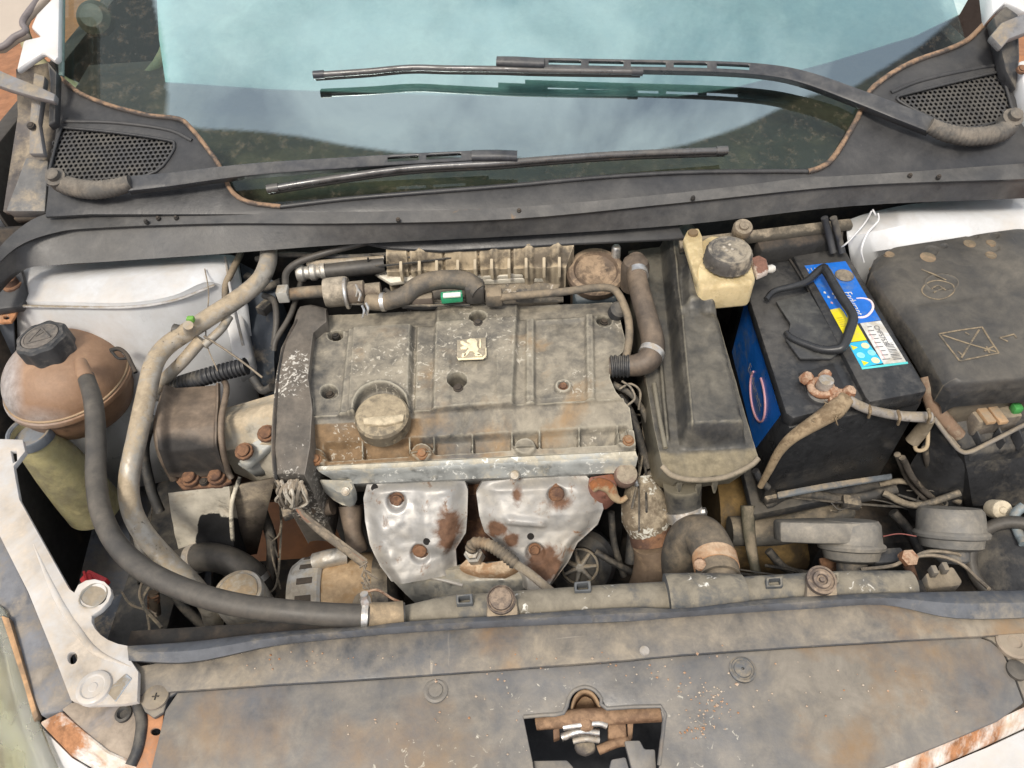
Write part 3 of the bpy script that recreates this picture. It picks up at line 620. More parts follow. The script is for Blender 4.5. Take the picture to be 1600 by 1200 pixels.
# ------------------------------------------------------------------ wipers
def wiper(name, label, head, armp, slots, endcap, bl, nut):
    w = thing(name, label, 'wiper', 'windscreen wipers')
    hm_ = mat('wiper_head', (.08, .076, .07), (.17, .15, .125), .5, .7, scale=14)
    tube('arm_head', [WP(x, y, o) for x, y, o in head], [.013, .0135, .013, .012, .0105], hm_, w, res=6, corr=(.006, .03))
    lathe('pivot_nut', WP(nut[0], nut[1], .02), CN, [(.014, -.01), (.014, .008), (.009, .009), (.009, .016), (.006, .018), (0, .018)], hm_, w, 16)
    # the arm is a flat channel, cut through by open slots
    RS = 24; Pm = spline([WP(x, y, o) for x, y, o, hw in armp], RS); hw = []
    for i in range(len(armp) - 1):
        for k in range(RS): hw.append(armp[i][3] + (armp[i + 1][3] - armp[i][3]) * k / RS)
    hw.append(armp[-1][3]); bm = bmesh.new(); vv = []
    for i, p in enumerate(Pm):
        tg = (Pm[min(i + 1, len(Pm) - 1)] - Pm[max(i - 1, 0)]).normalized(); s = tg.cross(CN).normalized(); h = hw[i]
        vv.append([bm.verts.new(p + s * (h * k) - CN * d) for k, d in ((1, .010), (.95, .001), (.8, 0), (.42, 0), (-.42, 0), (-.8, 0), (-.95, .001), (-1, .010))])
    for i in range(len(Pm) - 1):
        x = proj((Pm[i] + Pm[i + 1]) / 2)[0]
        for k in range(7):
            if k == 3 and any(a_ < x < b_ for a_, b_ in slots): continue
            bm.faces.new((vv[i][k], vv[i][k + 1], vv[i + 1][k + 1], vv[i + 1][k]))
    bmesh.ops.recalc_face_normals(bm, faces=bm.faces[:])
    ao = mk('arm', None, None, arm, w, 30, bm); sm = ao.modifiers.new('Solidify', 'SOLIDIFY'); sm.thickness = .0015; sm.offset = -1
    o_ = endcap
    tube('blade_holder', [WP(x, y, o) for x, y, o in o_], [.0095, .010, .0095], arm, w, seg=10, squash=.7)
    tube('blade_spine', [WP(x, y, o) for x, y, o in bl], .0048, blade, w, seg=8)
    tube('blade_rubber', [WP(x, y + 5, o - .006) for x, y, o in bl], .0042, dark, w, seg=8)
    for q in (bl[0], bl[-1]):
        p = WP(*q); d = (WP(*bl[1]) - p if q is bl[0] else p - WP(*bl[-2])).normalized()
        tube('blade_end', [p - d * .004, p + d * .012] if q is bl[0] else [p - d * .012, p + d * .004], .0062, blade if bl[0][0] < 450 and bl[0][0] > 400 else arm, w, seg=10)
wiper('windscreen_wiper', 'lower windscreen wiper with its arm pivoting by the left vent', [(92, 284, .015), (112, 292, .016), (145, 297, .018), (180, 293, .02), (205, 285, .022)],
      [(200, 286, .022, .0125), (260, 280, .024, .0115), (390, 264, .026, .010), (560, 252, .026, .009), (700, 244, .026, .0085), (760, 241, .026, .008)],
      [(605, 652), (666, 720)], [(738, 243, .026), (775, 243, .027), (808, 244, .026)],
      [(422, 295, .016), (520, 279, .018), (640, 263, .02), (780, 255, .022), (840, 250, .02), (970, 241, .018), (1132, 235, .012)], (91, 281))
wiper('windscreen_wiper', 'upper windscreen wiper with its bent arm pivoting by the right vent', [(1578, 195, 0.0160), (1560, 208, 0.0168), (1520, 214, 0.0176), (1480, 208, 0.0192), (1452, 196, 0.0208)],
      [(1456, 194, 0.0208, .0135), (1400, 172, 0.0240, .0135), (1330, 145, 0.0170, .0125), (1262, 121, 0.0190, .0115), (1205, 109, 0.0200, .0105), (1120, 103, 0.0200, .010), (980, 100, 0.0190, .0095), (850, 97, 0.0180, .009), (820, 96, 0.0180, .009)],
      [(858, 908), (921, 973), (986, 1040), (1053, 1104), (1120, 1170)], [(776, 96, 0.0180), (810, 97, 0.0185), (850, 99, 0.0180)],
      [(494, 117, 0.0090), (570, 112, 0.0100), (640, 106, 0.0110), (700, 107, 0.0120), (780, 108, 0.0140), (850, 110, 0.0140), (1000, 112, 0.0140)], (1578, 188))
# ================================================================== engine
eng = thing('engine', 'dusty four cylinder engine with grey plastic valve cover and oil cap', 'engine')
VL = [(511, 489, .872), (509, 503, .874), (493, 515, .874), (486, 545, .873), (482, 575, .872), (481, 605, .871), (489, 624, .870), (490, 648, .868), (487, 684, .852), (486, 708, .838), (492, 728, .830)]
VR = [(957, 468, .872), (961, 478, .874), (968, 495, .874), (977, 530, .873), (974, 549, .872), (955, 566, .871), (953, 590, .870), (962, 612, .868), (984, 638, .852), (990, 680, .838), (993, 704, .830)]
def L1(y, x0, k): return x0 + k * (y - 560)
def cov(x, y, u, v):
    yy = y + (x - 730) * .058                    # along the cover's own cross line
    h = 0
    rear = 1 - sst(501, 507, yy)                 # lower flange at the back
    body = sst(501, 507, yy) * (1 - sst(640, 647, yy))
    h -= .006 * rear
    # centre block
    cb = band(x, L1(y, 679, -.03), L1(y, 806, -.05), 4) * (1 - sst(636, 643, yy)) * sst(470, 480, yy)
    h += .010 * cb
    h -= .003 * band(x, 705, 775, 4) * band(yy, 560, 634, 4) * cb
    # raised panels and grooves
    h += .006 * band(x, L1(y, 541, -.1), L1(y, 643, -.04), 3) * body
    h += .003 * band(x, L1(y, 551, -.06), L1(y, 641, -.03), 2) * body
    h -= .004 * band(x, L1(y, 645, -.03), L1(y, 650, -.03), 1.5) * body
    h += .005 * band(x, L1(y, 822, .0), L1(y, 835, 0), 3) * body - .003 * band(x, 836, 914, 3) * body * band(yy, 510, 636, 3)
    h += .005 * band(x, L1(y, 916, .02), L1(y, 928, .02), 3) * body
    h += .004 * band(yy, 638, 641, 1.5)            # the crease
    # lower face: pocket band with ribs
    pk = band(yy, 681, 706, 3) * band(x, 508, 978, 4)
    h -= .012 * pk
    for rx in (566, 640, 678, 738, 800, 843, 905, 965): h += .012 * pk * band(x, rx - 2.0, rx + 2.0, 1.4)
    for bx_, by in ((494, 718), (659, 707), (820, 698), (981, 688)):
        d = math.hypot(x - bx_, (y - by) * 1.15); h += (.013 if pk > .3 else .006) * (1 - sst(15, 20, d))
    # wells
    for bx_, by, r, dp in ((524, 522, 12, .02), (514, 612, 13, .016), (715, 599, 15, .034), (747, 499, 13, .028), (944, 500, 12, .018)):
        d = math.hypot(x - bx_, (y - by) * 1.25); h -= dp * (1 - sst(r - 2.5, r + 1, d))
    d = math.hypot(x - 880, (y - 604) * 1.25); h += .006 * (1 - sst(11, 16, d)); h -= .005 * (1 - sst(7, 9, d))
    # well round the oil cap
    d = math.hypot(x - 597, (y - 643) * 1.08); h -= .014 * (1 - sst(37, 43, d)); h += .003 * band(d, 41, 46, 3) * body
    # bumps and hand-sized dents, the plastic is warped
    h += .0016 * noise.noise(Vector((x * .03, y * .03, 1.3))) + .0005 * noise.noise(Vector((x * .13, y * .13, 4.3)))
    return h
vc = grid('valve_cover', VL, VR, 300, 190, cov, cover, eng, skirt=.03, drop=(0, .25, -1), nrm=(0, -.12, 1), ang=60)
slab('brown_oil_stain', [(492, 651, .8715), (548, 648, .8715), (556, 672, .8655), (560, 680, .864), (492, 684, .8615)], .001, coverbrown, vc, 0) if False else None
set_stain(vc, lambda x, y: max(.55 * band(x, 470, 662, 14) * band(y + (x - 730) * .058, 648, 735, 3), .32 * band(x, 548, 640, 8) * band(y, 505, 545, 12), .4 * band(x, 640, 720, 12) * band(y, 690, 720, 6)))
# oil cap
cap = lathe('oil_filler_cap', W(598, 654, .871), (0, -.12, 1), [(.0335, -.012), (.0335, .006), (.031, .0095), (.026, .0105), (0, .011)], mat('oil_cap_plastic', (.12, .10, .07), (.33, .27, .18), .55, .5, scale=25), vc, 40)
gx = Vector((1, 0, 0)); cz = W(598, 650, .8815)
slab('grip', [W(566, 652, .8835), W(632, 646, .8835), W(630, 657, .8835), W(600, 664, .8835), W(568, 662, .8835)], .006, mat('oil_cap_grip', (.3, .25, .17), (.5, .42, .29), .6, .5, scale=25), cap, .002)
for q in ([(578, 640), (590, 633), (592, 636), (581, 642)], [(588, 634), (603, 633), (603, 637), (590, 638)], [(596, 638), (602, 635), (601, 639)]):
    slab('oil_mark', [W(x, y, .8822) for x, y in q], .0006, mat('yellow_print', (.72, .6, .08), DU, .3, .6, scale=60), cap, 0)
# bolts of the cover
for x, y, z in ((494, 718, .8455), (659, 708, .851), (981, 688, .8455)): bolt('bolt', at(vc, x, y), .0052, mat('orange_rust_bolt', (.27, .125, .055), (.24, .15, .085), .4, .9, scale=60), vc, (0, -.3, 1), .006)
for x, y, z in ((880, 604, .8755),): bolt('bolt', at(vc, x, y), .0048, rusty, vc, (0, -.1, 1), .004)
for x, y, z in ((715, 603, .850), (747, 503, .857), (524, 525, .860), (944, 503, .860), (515, 616, .862)): bolt('recessed_screw', at(vc, x, y), .0045, dark, vc, (0, -.1, 1), .004)
# lion badge: built from its strokes on a thin square plate
bz = .8845
bd = slab('badge_plate', [W(714, 531, bz), W(759, 527, bz), W(760, 559, bz), W(714, 561, bz)], .001, mat('badge_back', (.27, .24, .185), (.36, .31, .23), .5, .6, scale=40), vc, .0003)
def stroke(q): slab('lion_stroke', [W(x, y, bz + .0016) for x, y in q], .0016, emblm, bd, .0004)
stroke([(729, 531), (735, 528.5), (742, 529), (746, 533), (745, 539), (748, 545), (746, 549), (751, 553), (749, 556), (743, 553), (739, 548), (734, 548), (731, 553), (727, 557), (724, 556), (727, 550), (732, 545), (731, 541), (726, 540), (720, 537), (719, 533), (723, 532), (729, 536), (733, 537), (734, 535), (730, 534)])
stroke([(719, 542), (727, 540), (732, 542), (728, 545), (720, 545)])
stroke([(722, 551), (729, 552), (727, 556), (723, 558), (721, 557)])
stroke([(741, 553), (752, 553), (754, 556), (743, 556)])
stroke([(713, 556), (716, 559.5), (754, 557.8), (758.5, 553), (758.5, 543), (760, 543), (760.3, 555), (755, 560.4), (716, 562)])
stroke([(749, 530), (751, 529), (752, 536), (751, 543), (749, 543)])
# cast rail below the cover
hd = grid('cylinder_head', [(492, 729, .829), (498, 736, .826), (514, 746, .816), (521, 757, .805)], [(993, 705, .829), (996, 714, .826), (994, 727, .816), (990, 738, .805)], 120, 10,
     lambda x, y, u, v: .003 * band(v, .3, .55, .1) + .0015 * noise.noise(Vector((x * .05, y * .05, 2))) - .006 * (1 if (x < 545 and v > .7) else 0), alumdull, eng, skirt=.10, drop=(0, .55, -1), nrm=(0, -.6, .8))
slab('lifting_ear', [(497, 748, .812), (552, 750, .812), (550, 762, .80), (548, 770, .797), (538, 774, .796), (528, 768, .797), (512, 762, .802)], .03, alumdull, hd, .003)
bolt('stud', W(540, 768, .798), .004, alum, hd, (0, -.6, .8))
lathe('stud', W(804, 742, .806), (0, -.6, .8), [(.007, -.01), (.007, .006), (.005, .01), (0, .01)], alum, hd, 14)
# engine block mass and gearbox below
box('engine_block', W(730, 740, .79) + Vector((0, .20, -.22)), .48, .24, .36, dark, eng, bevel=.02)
# belt cover
BL = [(468, 470, .885), (458, 500, .888), (438, 541, .887), (429, 590, .884), (424, 650, .878), (422, 700, .866), (425, 742, .848), (428, 752, .835)]
BR = [(508, 474, .885), (510, 503, .888), (489, 520, .887), (481, 590, .884), (488, 640, .878), (484, 700, .866), (476, 742, .848), (470, 752, .835)]
bc = grid('belt_cover', BL, BR, 40, 90, lambda x, y, u, v: .004 * math.sin(math.pi * u) - .004 * (1 - sst(.03, .09, u)) + .0012 * noise.noise(Vector((x * .06, y * .06, 8))) - .01 * (1 - sst(0, .05, v)), beltm, eng, skirt=.16, drop=(0, .05, -1), byidx=True, ang=50)
tube('cover_seam', [W(x + 6, y, z + .001) for x, y, z in BL[1:]], .0018, dark, bc, seg=6)
# exhaust heat shields
Ns = (0, -.8, .6)
def sh(x, y, u, v):
    e = band(u, .10, .90, .10) * sst(0, .12, v)
    h = .012 * e + .007 * band(u, .55, .92, .08) * band(v, .06, .7, .1) * (1 if x < 735 else 0)
    h += .004 * noise.noise(Vector((x * .018, y * .02, 3.1))) + .0012 * noise.noise(Vector((x * .07, y * .07, 9.1)))
    for bx_, by in ((621, 780), (658, 860), (869, 770), (836, 858)):
        d = math.hypot(x - bx_, y - by); h -= .007 * (1 - sst(11, 17, d))
    if x > 735: h += .006 * band(y - (x - 790) * .1, 800, 812, 4) * band(x, 790, 850, 6)
    return h
hs = thing('exhaust_heat_shield', 'silver pressed steel exhaust heat shield with rust patches below the valve cover', 'heat shield')
s1 = grid('shield_half', [(574, 755, .790), (568, 778, .776), (570, 815, .755), (578, 850, .735), (594, 885, .715), (612, 908, .70)],
          [(724, 745, .790), (731, 766, .776), (730, 806, .755), (728, 832, .735), (712, 858, .72), (714, 892, .70)], 90, 90, sh, shield, hs, skirt=.012, nrm=Ns, ang=60)
set_stain(s1, lambda x, y: max(.95 * blob(x, y, 700, 825, 38, 70), .9 * blob(x, y, 655, 858, 22, 18), .5 * blob(x, y, 585, 760, 16, 12), .3 * blob(x, y, 690, 770, 40, 30)))
s2 = grid('shield_half', [(754, 752, .790), (744, 770, .776), (749, 806, .755), (757, 832, .735), (778, 850, .72), (806, 888, .70), (818, 918, .685)],
          [(914, 741, .790), (936, 763, .776), (943, 795, .755), (934, 820, .735), (902, 848, .72), (888, 878, .70), (862, 912, .685)], 90, 90, sh, shield, hs, skirt=.012, nrm=Ns, ang=60)
set_stain(s2, lambda x, y: max(1.1 * blob(x, y, 775, 826, 28, 24), 1.1 * blob(x, y, 850, 880, 50, 48), .75 * blob(x, y, 808, 775, 24, 44), .75 * blob(x, y, 875, 785, 44, 30), .9 * blob(x, y, 800, 845, 26, 26)))
s3 = grid('shield_skirt', [(596, 886, .706), (612, 906, .692), (632, 926, .677), (655, 948, .66)], [(822, 886, .704), (826, 905, .692), (824, 924, .677), (815, 948, .66)], 70, 36,
          lambda x, y, u, v: .008 * math.sin(math.pi * u) - .010 * band(u, .55, .95, .06) * (1 - sst(.1, .3, v)) + .003 * noise.noise(Vector((x * .02, y * .02, 6))), mat('dull_shield_steel', (.46, .46, .43), (.40, .36, .28), .5, .45, .8, scale=8, rust=(.2, .1, .05), ramt=.16, rsc=10), hs, skirt=.012, nrm=Ns)
for p, x, y, z, r in ((s1, 621, 780, .776, .007), (s1, 658, 860, .685, .008), (s2, 869, 770, .785, .009), (s2, 836, 858, .688, .006)):
    bolt('rusty_bolt', at(p, x, y), r, rusty, p, Ns, .006)
for p, x, y, z in ((s1, 666, 846, .707), (s2, 829, 838, .714), (s1, 586, 762, .793)): lathe('hole_rim', at(p, x, y), Ns, [(.0045, -.002), (.0045, .0012), (0, .0008)], mat('hole_black', (.01, .008, .007), None, 0, .9), p, 14)
tube('fold', [at(s3, 672, 902), at(s3, 700, 908), at(s3, 722, 915)], .0025, shield, s3, seg=8)
# manifold metal between the shields
mf = thing('exhaust_manifold', 'rusty cast exhaust manifold showing between the two heat shields', 'manifold')
tube('runner', [W(737, 750, .74), W(738, 800, .68), W(745, 860, .64), W(760, 900, .60)], .028, rusty, mf, seg=16)
slab('flange', [W(733, 868, .722), W(760, 879, .718), W(798, 872, .72), W(812, 882, .716), W(788, 895, .712), W(748, 895, .712), W(716, 884, .716)], .02, mat('scaly_rust', (.33, .2, .11), (.5, .38, .26), .5, .9, scale=30, bump=.6), mf, .003)
# lambda sensor
lam = thing('oxygen_sensor', 'oxygen sensor with a corrugated sleeve leaning over the heat shield', 'sensor')
lathe('sensor_nut', W(740, 866, .735), (-.1, -.3, 1), [(.012, -.02), (.012, .004), (.009, .006), (.008, .012), (0, .012)], alum, lam, 6)
tube('corrugated_sleeve', [W(735, 860, .752), W(742, 849, .762), W(765, 852, .762), (792, 870, .758), (806, 882, .755)], .0075, rubberlt, lam, corr=(.005, .08), res=8)
tube('sensor_cable', [W(804, 880, .755), W(830, 898, .75), W(862, 925, .74)], .0055, mat('pale_cable', (.38, .33, .27), DU, .4, .7, scale=30), lam, seg=10)
# alternator
al = thing('alternator', 'finned alternator with a brown dusty body low at the radiator', 'alternator')
acx = W(562, 932, .635); ax_ = Vector((1, .05, 0))
lathe('stator', acx - ax_ * .04, ax_, [(.055, 0), (.058, .006), (.058, .06), (.055, .066)], mat('stator_brown', (.36, .22, .1), (.42, .30, .18), .5, .8, scale=14), al, 40)
fr = lathe('end_frame', acx - ax_ * .04, -ax_, [(.058, 0), (.061, .004), (.060, .034), (.052, .046), (.030, .050), (0, .050)], mat('alternator_casting', (.42, .42, .41), (.34, .3, .24), .4, .5, .5, scale=18), al, 40)
for k in range(16):
    a = 2 * math.pi * k / 16
    if math.sin(a) < -.2: continue
    d = Vector((0, math.cos(a), math.sin(a)))
    box('vent_slot', acx - ax_ * .056 + d * .058, .010, .006, .006, dark, fr, bevel=.001) if False else slab('vent_slot', [acx - ax_ * .050 + d * .0612 - ax_.cross(d) * .0045, acx - ax_ * .050 + d * .0612 + ax_.cross(d) * .0045, acx - ax_ * .071 + d * .0612 + ax_.cross(d) * .0045, acx - ax_ * .071 + d * .0612 - ax_.cross(d) * .0045], .004, dark, fr, .001, dirn=-d)
lathe('rear_frame', acx + ax_ * .026, ax_, [(.056, 0), (.052, .02), (.03, .03), (0, .03)], mat('dark_frame', (.12, .11, .1), DU, .4, .6, .3), al, 32)
tube('mount_lug', [W(492, 878, .69), W(515, 872, .695), W(540, 868, .69)], .012, alum, al, seg=16)
tube('mount_arm', [W(515, 876, .69), W(510, 900, .66), W(505, 925, .64)], [.010, .008, .012], alum, al, seg=12)
tube('strap', [W(560, 905, .68), W(562, 925, .685), W(560, 950, .68)], .009, mat('strap_tan', (.4, .27, .14), DU, .5, .8), al, seg=10, squash=.4)
# pulley with star-shaped face
pu = thing('pulley', 'black round pulley with a seven spoke star face beside the heat shield', 'pulley')
pc = W(906, 886, .60); pa = Vector((-.05, -.75, .66))
lathe('wheel', pc, pa, [(.048, -.045), (.053, -.035), (.053, -.012), (.046, -.004), (.030, -.002), (.026, -.006), (0, -.006)], darkpl, pu, 40)
x_, y_, z_ = frame(pa)
for k in range(7):
    a = 2 * math.pi * k / 7; d = x_ * math.cos(a) + y_ * math.sin(a)
    tube('spoke', [pc + z_ * .0 + d * .003, pc - z_ * .002 + d * .024], [.0042, .0026], alum, pu, seg=8, res=2)
lathe('hub', pc, pa, [(.006, -.004), (.006, .004), (0, .005)], alum, pu, 12)
ring('hub_ring', pc - z_ * .003, pa, .026, .002, alum, pu)
# ------------------------------------------------------------------ engine mount, left
em = thing('engine_mount', 'rusty brown U-shaped engine mount bracket left of the belt cover', 'engine mount')
def saddle(pts, off): return pts
sd_ = grid('saddle', [(262, 607, .832), (255, 635, .838), (251, 672, .838), (254, 706, .824), (264, 732, .797), (272, 748, .776)], [(345, 602, .832), (346, 628, .838), (343, 664, .838), (343, 698, .824), (350, 724, .797), (358, 742, .776)], 40, 60,
           lambda x, y, u, v: .012 * (1 - sst(.05, .17, u)) + .010 * sst(.9, .97, u) + .0012 * noise.noise(Vector((x * .05, y * .05, 3))), bracketm, em, skirt=.008, drop=(0, .5, -.85), nrm=(0, -.35, .93))
set_stain(sd_, lambda x, y: .75 * sst(665, 700, y + (300 - x) * .1) * (1 - sst(735, 748, y)))
tube('flange_lip', [W(347, 590, .80), W(354, 608, .84), W(346, 655, .847), W(347, 695, .827), W(356, 735, .787), W(362, 748, .777)], .0042, bracketm, em, seg=8)
tube('flange_lip', [W(262, 606, .80), W(252, 640, .836), W(247, 675, .838), W(254, 712, .815), W(272, 748, .775)], .006, bracketm, em, seg=8)
slab('foot', [(268, 744, .776), (358, 740, .774), (362, 752, .770), (345, 760, .768), (284, 764, .768)], .006, rusty, em, .002)
for x, y in ((297, 747), (338, 744)): bolt('rusty_bolt', W(x, y, .778), .0085, rusty, em, (0, -.2, 1), .008)
bolt('small_screw', W(318, 752, .775), .004, dark, em)
mb = thing('mount_block', 'dirty white painted block with flaking black paint under the engine mount', 'bracket')
pw = mat('flaking_white_paint', (.62, .57, .46), (.42, .34, .24), .4, .7, scale=14, rust=(.02, .02, .02), ramt=.42, rsc=12)
blk = grid('block', [(263, 770, .765), (267, 800, .73), (274, 840, .68), (283, 874, .635)], [(358, 760, .765), (361, 792, .73), (364, 836, .68), (368, 884, .635)], 50, 60, lambda x, y, u, v: .002 * noise.noise(Vector((x * .05, y * .05, 1))), mat('flaking_paint', (.50, .46, .38), (.40, .33, .24), .4, .6, scale=14, stain=(.012, .012, .013), rsc=14, stsoft=.03), mb, skirt=.05, drop=(0, .6, -.8), nrm=(0, -.8, .6))
set_stain(blk, lambda x, y: .66 * sst(782, 818, y + (x - 330) * -.2) * sst(296, 318, x) + .2 * sst(790, 850, y))
loft('side_plate', [[W(356, 760, .755), W(430, 745, .76)], [W(362, 870, .60), W(402, 862, .60)]], mat('plate_brown', (.12, .1, .08), DU, .5, .7), mb, thick=.004)
tube('plate_edge', [W(375, 745, .765), W(362, 790, .735), W(364, 850, .66), W(366, 878, .60)], .003, pw, mb, seg=8)
# cast support from mount to engine
cs = thing('support_casting', 'dull aluminium support casting between the mount and the belt cover', 'bracket')
grid('casting', [(344, 640, .80), (342, 670, .815), (348, 705, .80), (372, 716, .78)], [(432, 615, .83), (432, 650, .83), (432, 690, .81), (432, 740, .76)], 40, 40,
     lambda x, y, u, v: .012 * band(v, .15, .5, .12) - .006 * band(u, .3, .5, .1) * band(v, .5, .9, .1), mat('casting_alum', (.46, .42, .34), (.45, .37, .26), .6, .6, .4, scale=12), cs, skirt=.05, drop=(0, 0, -1))
slab('lug', [W(372, 712, .80), W(395, 690, .812), W(432, 672, .815), W(432, 690, .808), W(385, 728, .79), W(374, 724, .792)], .012, alumdull, cs, .003)
for x, y, z in ((381, 705, .812), (416, 677, .824)): bolt('rusty_bolt', W(x, y, z), .0085, rusty, cs, (0, -.3, 1))
loft('lower_web', [[W(372, 726, .785), W(432, 690, .80)], [W(400, 745, .75), W(432, 740, .75)]], alumdull, cs, thick=.005)
# ------------------------------------------------------------------ behind the engine
im = thing('intake_manifold', 'beige ribbed plastic intake manifold behind the valve cover', 'manifold')
def imf(x, y, u, v):
    h = .014 * math.sin(math.pi * min(1, v * 1.1)) 
    for rx in (640, 694, 748, 800): h += -.006 * band(x, rx - 1.5, rx + 1.5, 1.5)
    for rx in (660, 716, 772, 826, 868): h += .004 * band(x, rx - 7, rx + 7, 4)
    return h + .001 * noise.noise(Vector((x * .1, y * .1, 5)))
grid('plenum', [(606, 385, .90), (606, 400, .90), (604, 425, .885)], [(896, 372, .90), (896, 388, .90), (884, 418, .885)], 160, 24, imf, manif, im, skirt=.05, drop=(0, .02, -1), nrm=(0, -.5, .86))
for x in (626, 655, 682, 715, 742, 768, 795, 822, 850, 874):
    y = 414 - (x - 620) * .028; slab('rib', [W(x - 2.5, y - 6, .906), W(x + 2.5, y - 6, .906), W(x + 2.5, y + 10, .896), W(x - 2.5, y + 10, .896)], .02, manif, im, .001)
slab('flange', [(584, 426, .88), (600, 423, .88), (884, 414, .88), (882, 424, .874), (800, 430, .874), (640, 438, .872), (610, 442, .872)], .006, mat('flange_white', (.62, .58, .49), DU, .35, .6, .2, scale=20), im, .001)
slab('flange', [(745, 432, .872), (880, 422, .872), (876, 433, .866), (750, 439, .866)], .008, mat('flange_white', (.6,) * 3), im, .001)
slab('port_row', [(620, 440, .862), (880, 432, .862), (872, 452, .85), (640, 470, .85)], .04, mat('port_grey', (.12, .105, .085), DU, .5, .7, scale=18, speck=(.6, .55, .48), samt=.06), im, .003)
# fuel rail pipe and connector group
fp = thing('coolant_pipe_joint', 'short grey pipe joint with a pale plug at the top left of the valve cover', 'pipe')
tube('pipe', [W(455, 460, .892), W(480, 457, .895), W(512, 455, .895)], .009, rubberlt, fp)
lathe('collar', W(508, 458, .895), (1, .06, 0), [(.0, 0), (.020, 0), (.021, .004), (.021, .030), (.019, .034), (0, .034)], mat('collar_grey', (.16, .14, .11), (.36, .31, .24), .55, .65, scale=18), fp, 28)
ring('clamp', W(542, 458, .895), (1, .06, 0), .020, .003, chrome, fp)
lathe('socket', W(545, 458, .895), (1, .06, 0), [(0, 0), (.016, 0), (.016, .022), (.011, .024), (.011, .045), (0, .045)], mat('socket_brown', (.15, .115, .085), DU, .5, .7, scale=20), fp, 20)
box('plug', W(443, 459, .897), .016, .018, .02, mat('plug_grey', (.34, .33, .3), DU, .4, .6, scale=30), fp, bevel=.002)
tube('plug_lead', [W(446, 448, .90), W(448, 425, .905), W(470, 408, .91), W(520, 392, .915), W(575, 378, .92)], .005, rubber, fp)
for x, y in ((556, 445), (560, 452), (566, 478), (572, 474)): tube('hose_clip', [W(x, y, .91), W(x + 3, y + 8, .908), W(x + 1, y + 18, .90)], .0018, chrome, fp, seg=6)
ah = thing('aluminium_pipe', 'silver ribbed pipe end behind the pipe joint under the scuttle', 'pipe')
lathe('ferrule', W(464, 428, .89), (1, .08, .0), [(0, 0), (.011, 0), (.013, .004), (.013, .010), (.010, .013), (.010, .018), (.013, .021), (.013, .027), (.010, .03), (.010, .034), (.013, .037), (.013, .042)], alum, ah, 24)
tube('hose', [W(511, 424, .89), W(550, 420, .892), W(600, 414, .89)], .0125, rubber, ah)
tube('thin_pipe', [W(480, 412, .90), W(530, 408, .902), W(600, 403, .90)], .004, alum, ah)
bh = thing('breather_hose', 'thick dusty rubber hose arching behind the valve cover', 'hose')
tube('hose', [W(575, 472, .895), W(600, 472, .898), (632, 462, .905), (655, 446, .912), (690, 437, .915), (730, 440, .912), (748, 456, .905)], [.011, .012, .013, .0135, .0135, .0135, .012], rubberlt, bh, seg=16)
box('elbow', W(742, 455, .90), .028, .026, .03, rubber, bh, bevel=.006)
gp = thing('green_connector', 'small green and white connector behind the valve cover', 'connector')
box('connector_body', W(706, 464, .902), .030, .012, .013, greenm, gp, bevel=.002, rz=R(3))
box('label_patch', W(706, 461, .9088), .024, .008, .003, mat('pale_patch', (.62, .66, .6), None, 0, .6), gp, bevel=.0005)
box('lead_end', W(660, 467, .895), .03, .018, .016, mat('lead_end_brown', (.09, .07, .055), DU, .4, .7), gp, bevel=.003)
th = thing('thin_breather_pipe', 'thin grey pipe running across the back of the valve cover', 'pipe')
tube('pipe', [W(775, 466, .90), W(800, 463, .902), (870, 457, .903), (930, 450, .903), (958, 452, .90), (972, 470, .895), (982, 500, .89), (983, 530, .88), (978, 560, .87)], .0055, rubberlt, th, seg=12)
box('pipe_end', W(772, 464, .898), .024, .022, .022, rubberlt, th, bevel=.005)
lathe('valve_knob', W(966, 485, .885), (.2, -.4, 1), [(.012, -.01), (.012, .004), (.008, .008), (0, .009)], darkpl, th, 20)
tb = thing('throttle_duct', 'brown rubber throttle duct collar behind the valve cover right end', 'duct')
o_ = W(930, 432, .86)
lathe('duct', o_, (0, -.25, 1), [(.034, -.08), (.036, -.005), (.042, .0), (.043, .012), (.040, .016), (.033, .017), (.030, .012), (.0, .0)], mat('duct_brown', (.12, .085, .06), (.33, .24, .16), .45, .65, scale=14), tb, 40)
slab('blue_grey_body', [(893, 448, .86), (962, 440, .86), (966, 470, .845), (900, 474, .845)], .05, mat('blue_dark_plastic', (.045, .06, .07), DU, .3, .5), tb, .006)
lathe('silver_post', W(962, 400, .88), (0, 0, 1), [(.007, -.04), (.007, .015), (.005, .018), (0, .018)], chrome, tb, 16)
# crankcase hose at the right of the cover
ch = thing('crankcase_hose', 'brown rubber hose curving between the valve cover and the air box', 'hose')
tube('hose', [W(994, 405, .91), (994, 425, .91), (1001, 460, .905), (1012, 500, .895), (1020, 535, .885), (1015, 560, .88), (998, 570, .875), (975, 572, .872), (952, 573, .87)], [.013, .0135, .014, .0145, .0155, .016, .015, .013, .0125], rubberlt if False else mat('hose_brown', (.06, .047, .037), (.16, .12, .085), .48, .45, scale=10, var=.2, soft=.2), ch, seg=18)
tube('corrugated_end', [W(985, 572, .8735), W(968, 572, .872), W(954, 573, .871)], .0145, darkpl, ch, corr=(.005, .06))
lathe('upper_elbow', W(993, 412, .914), (0, .05, 1), [(.019, -.04), (.020, -.005), (.017, .004), (.010, .008), (0, .009)], mat('hose_brown', (.1,) * 3), ch, 20)

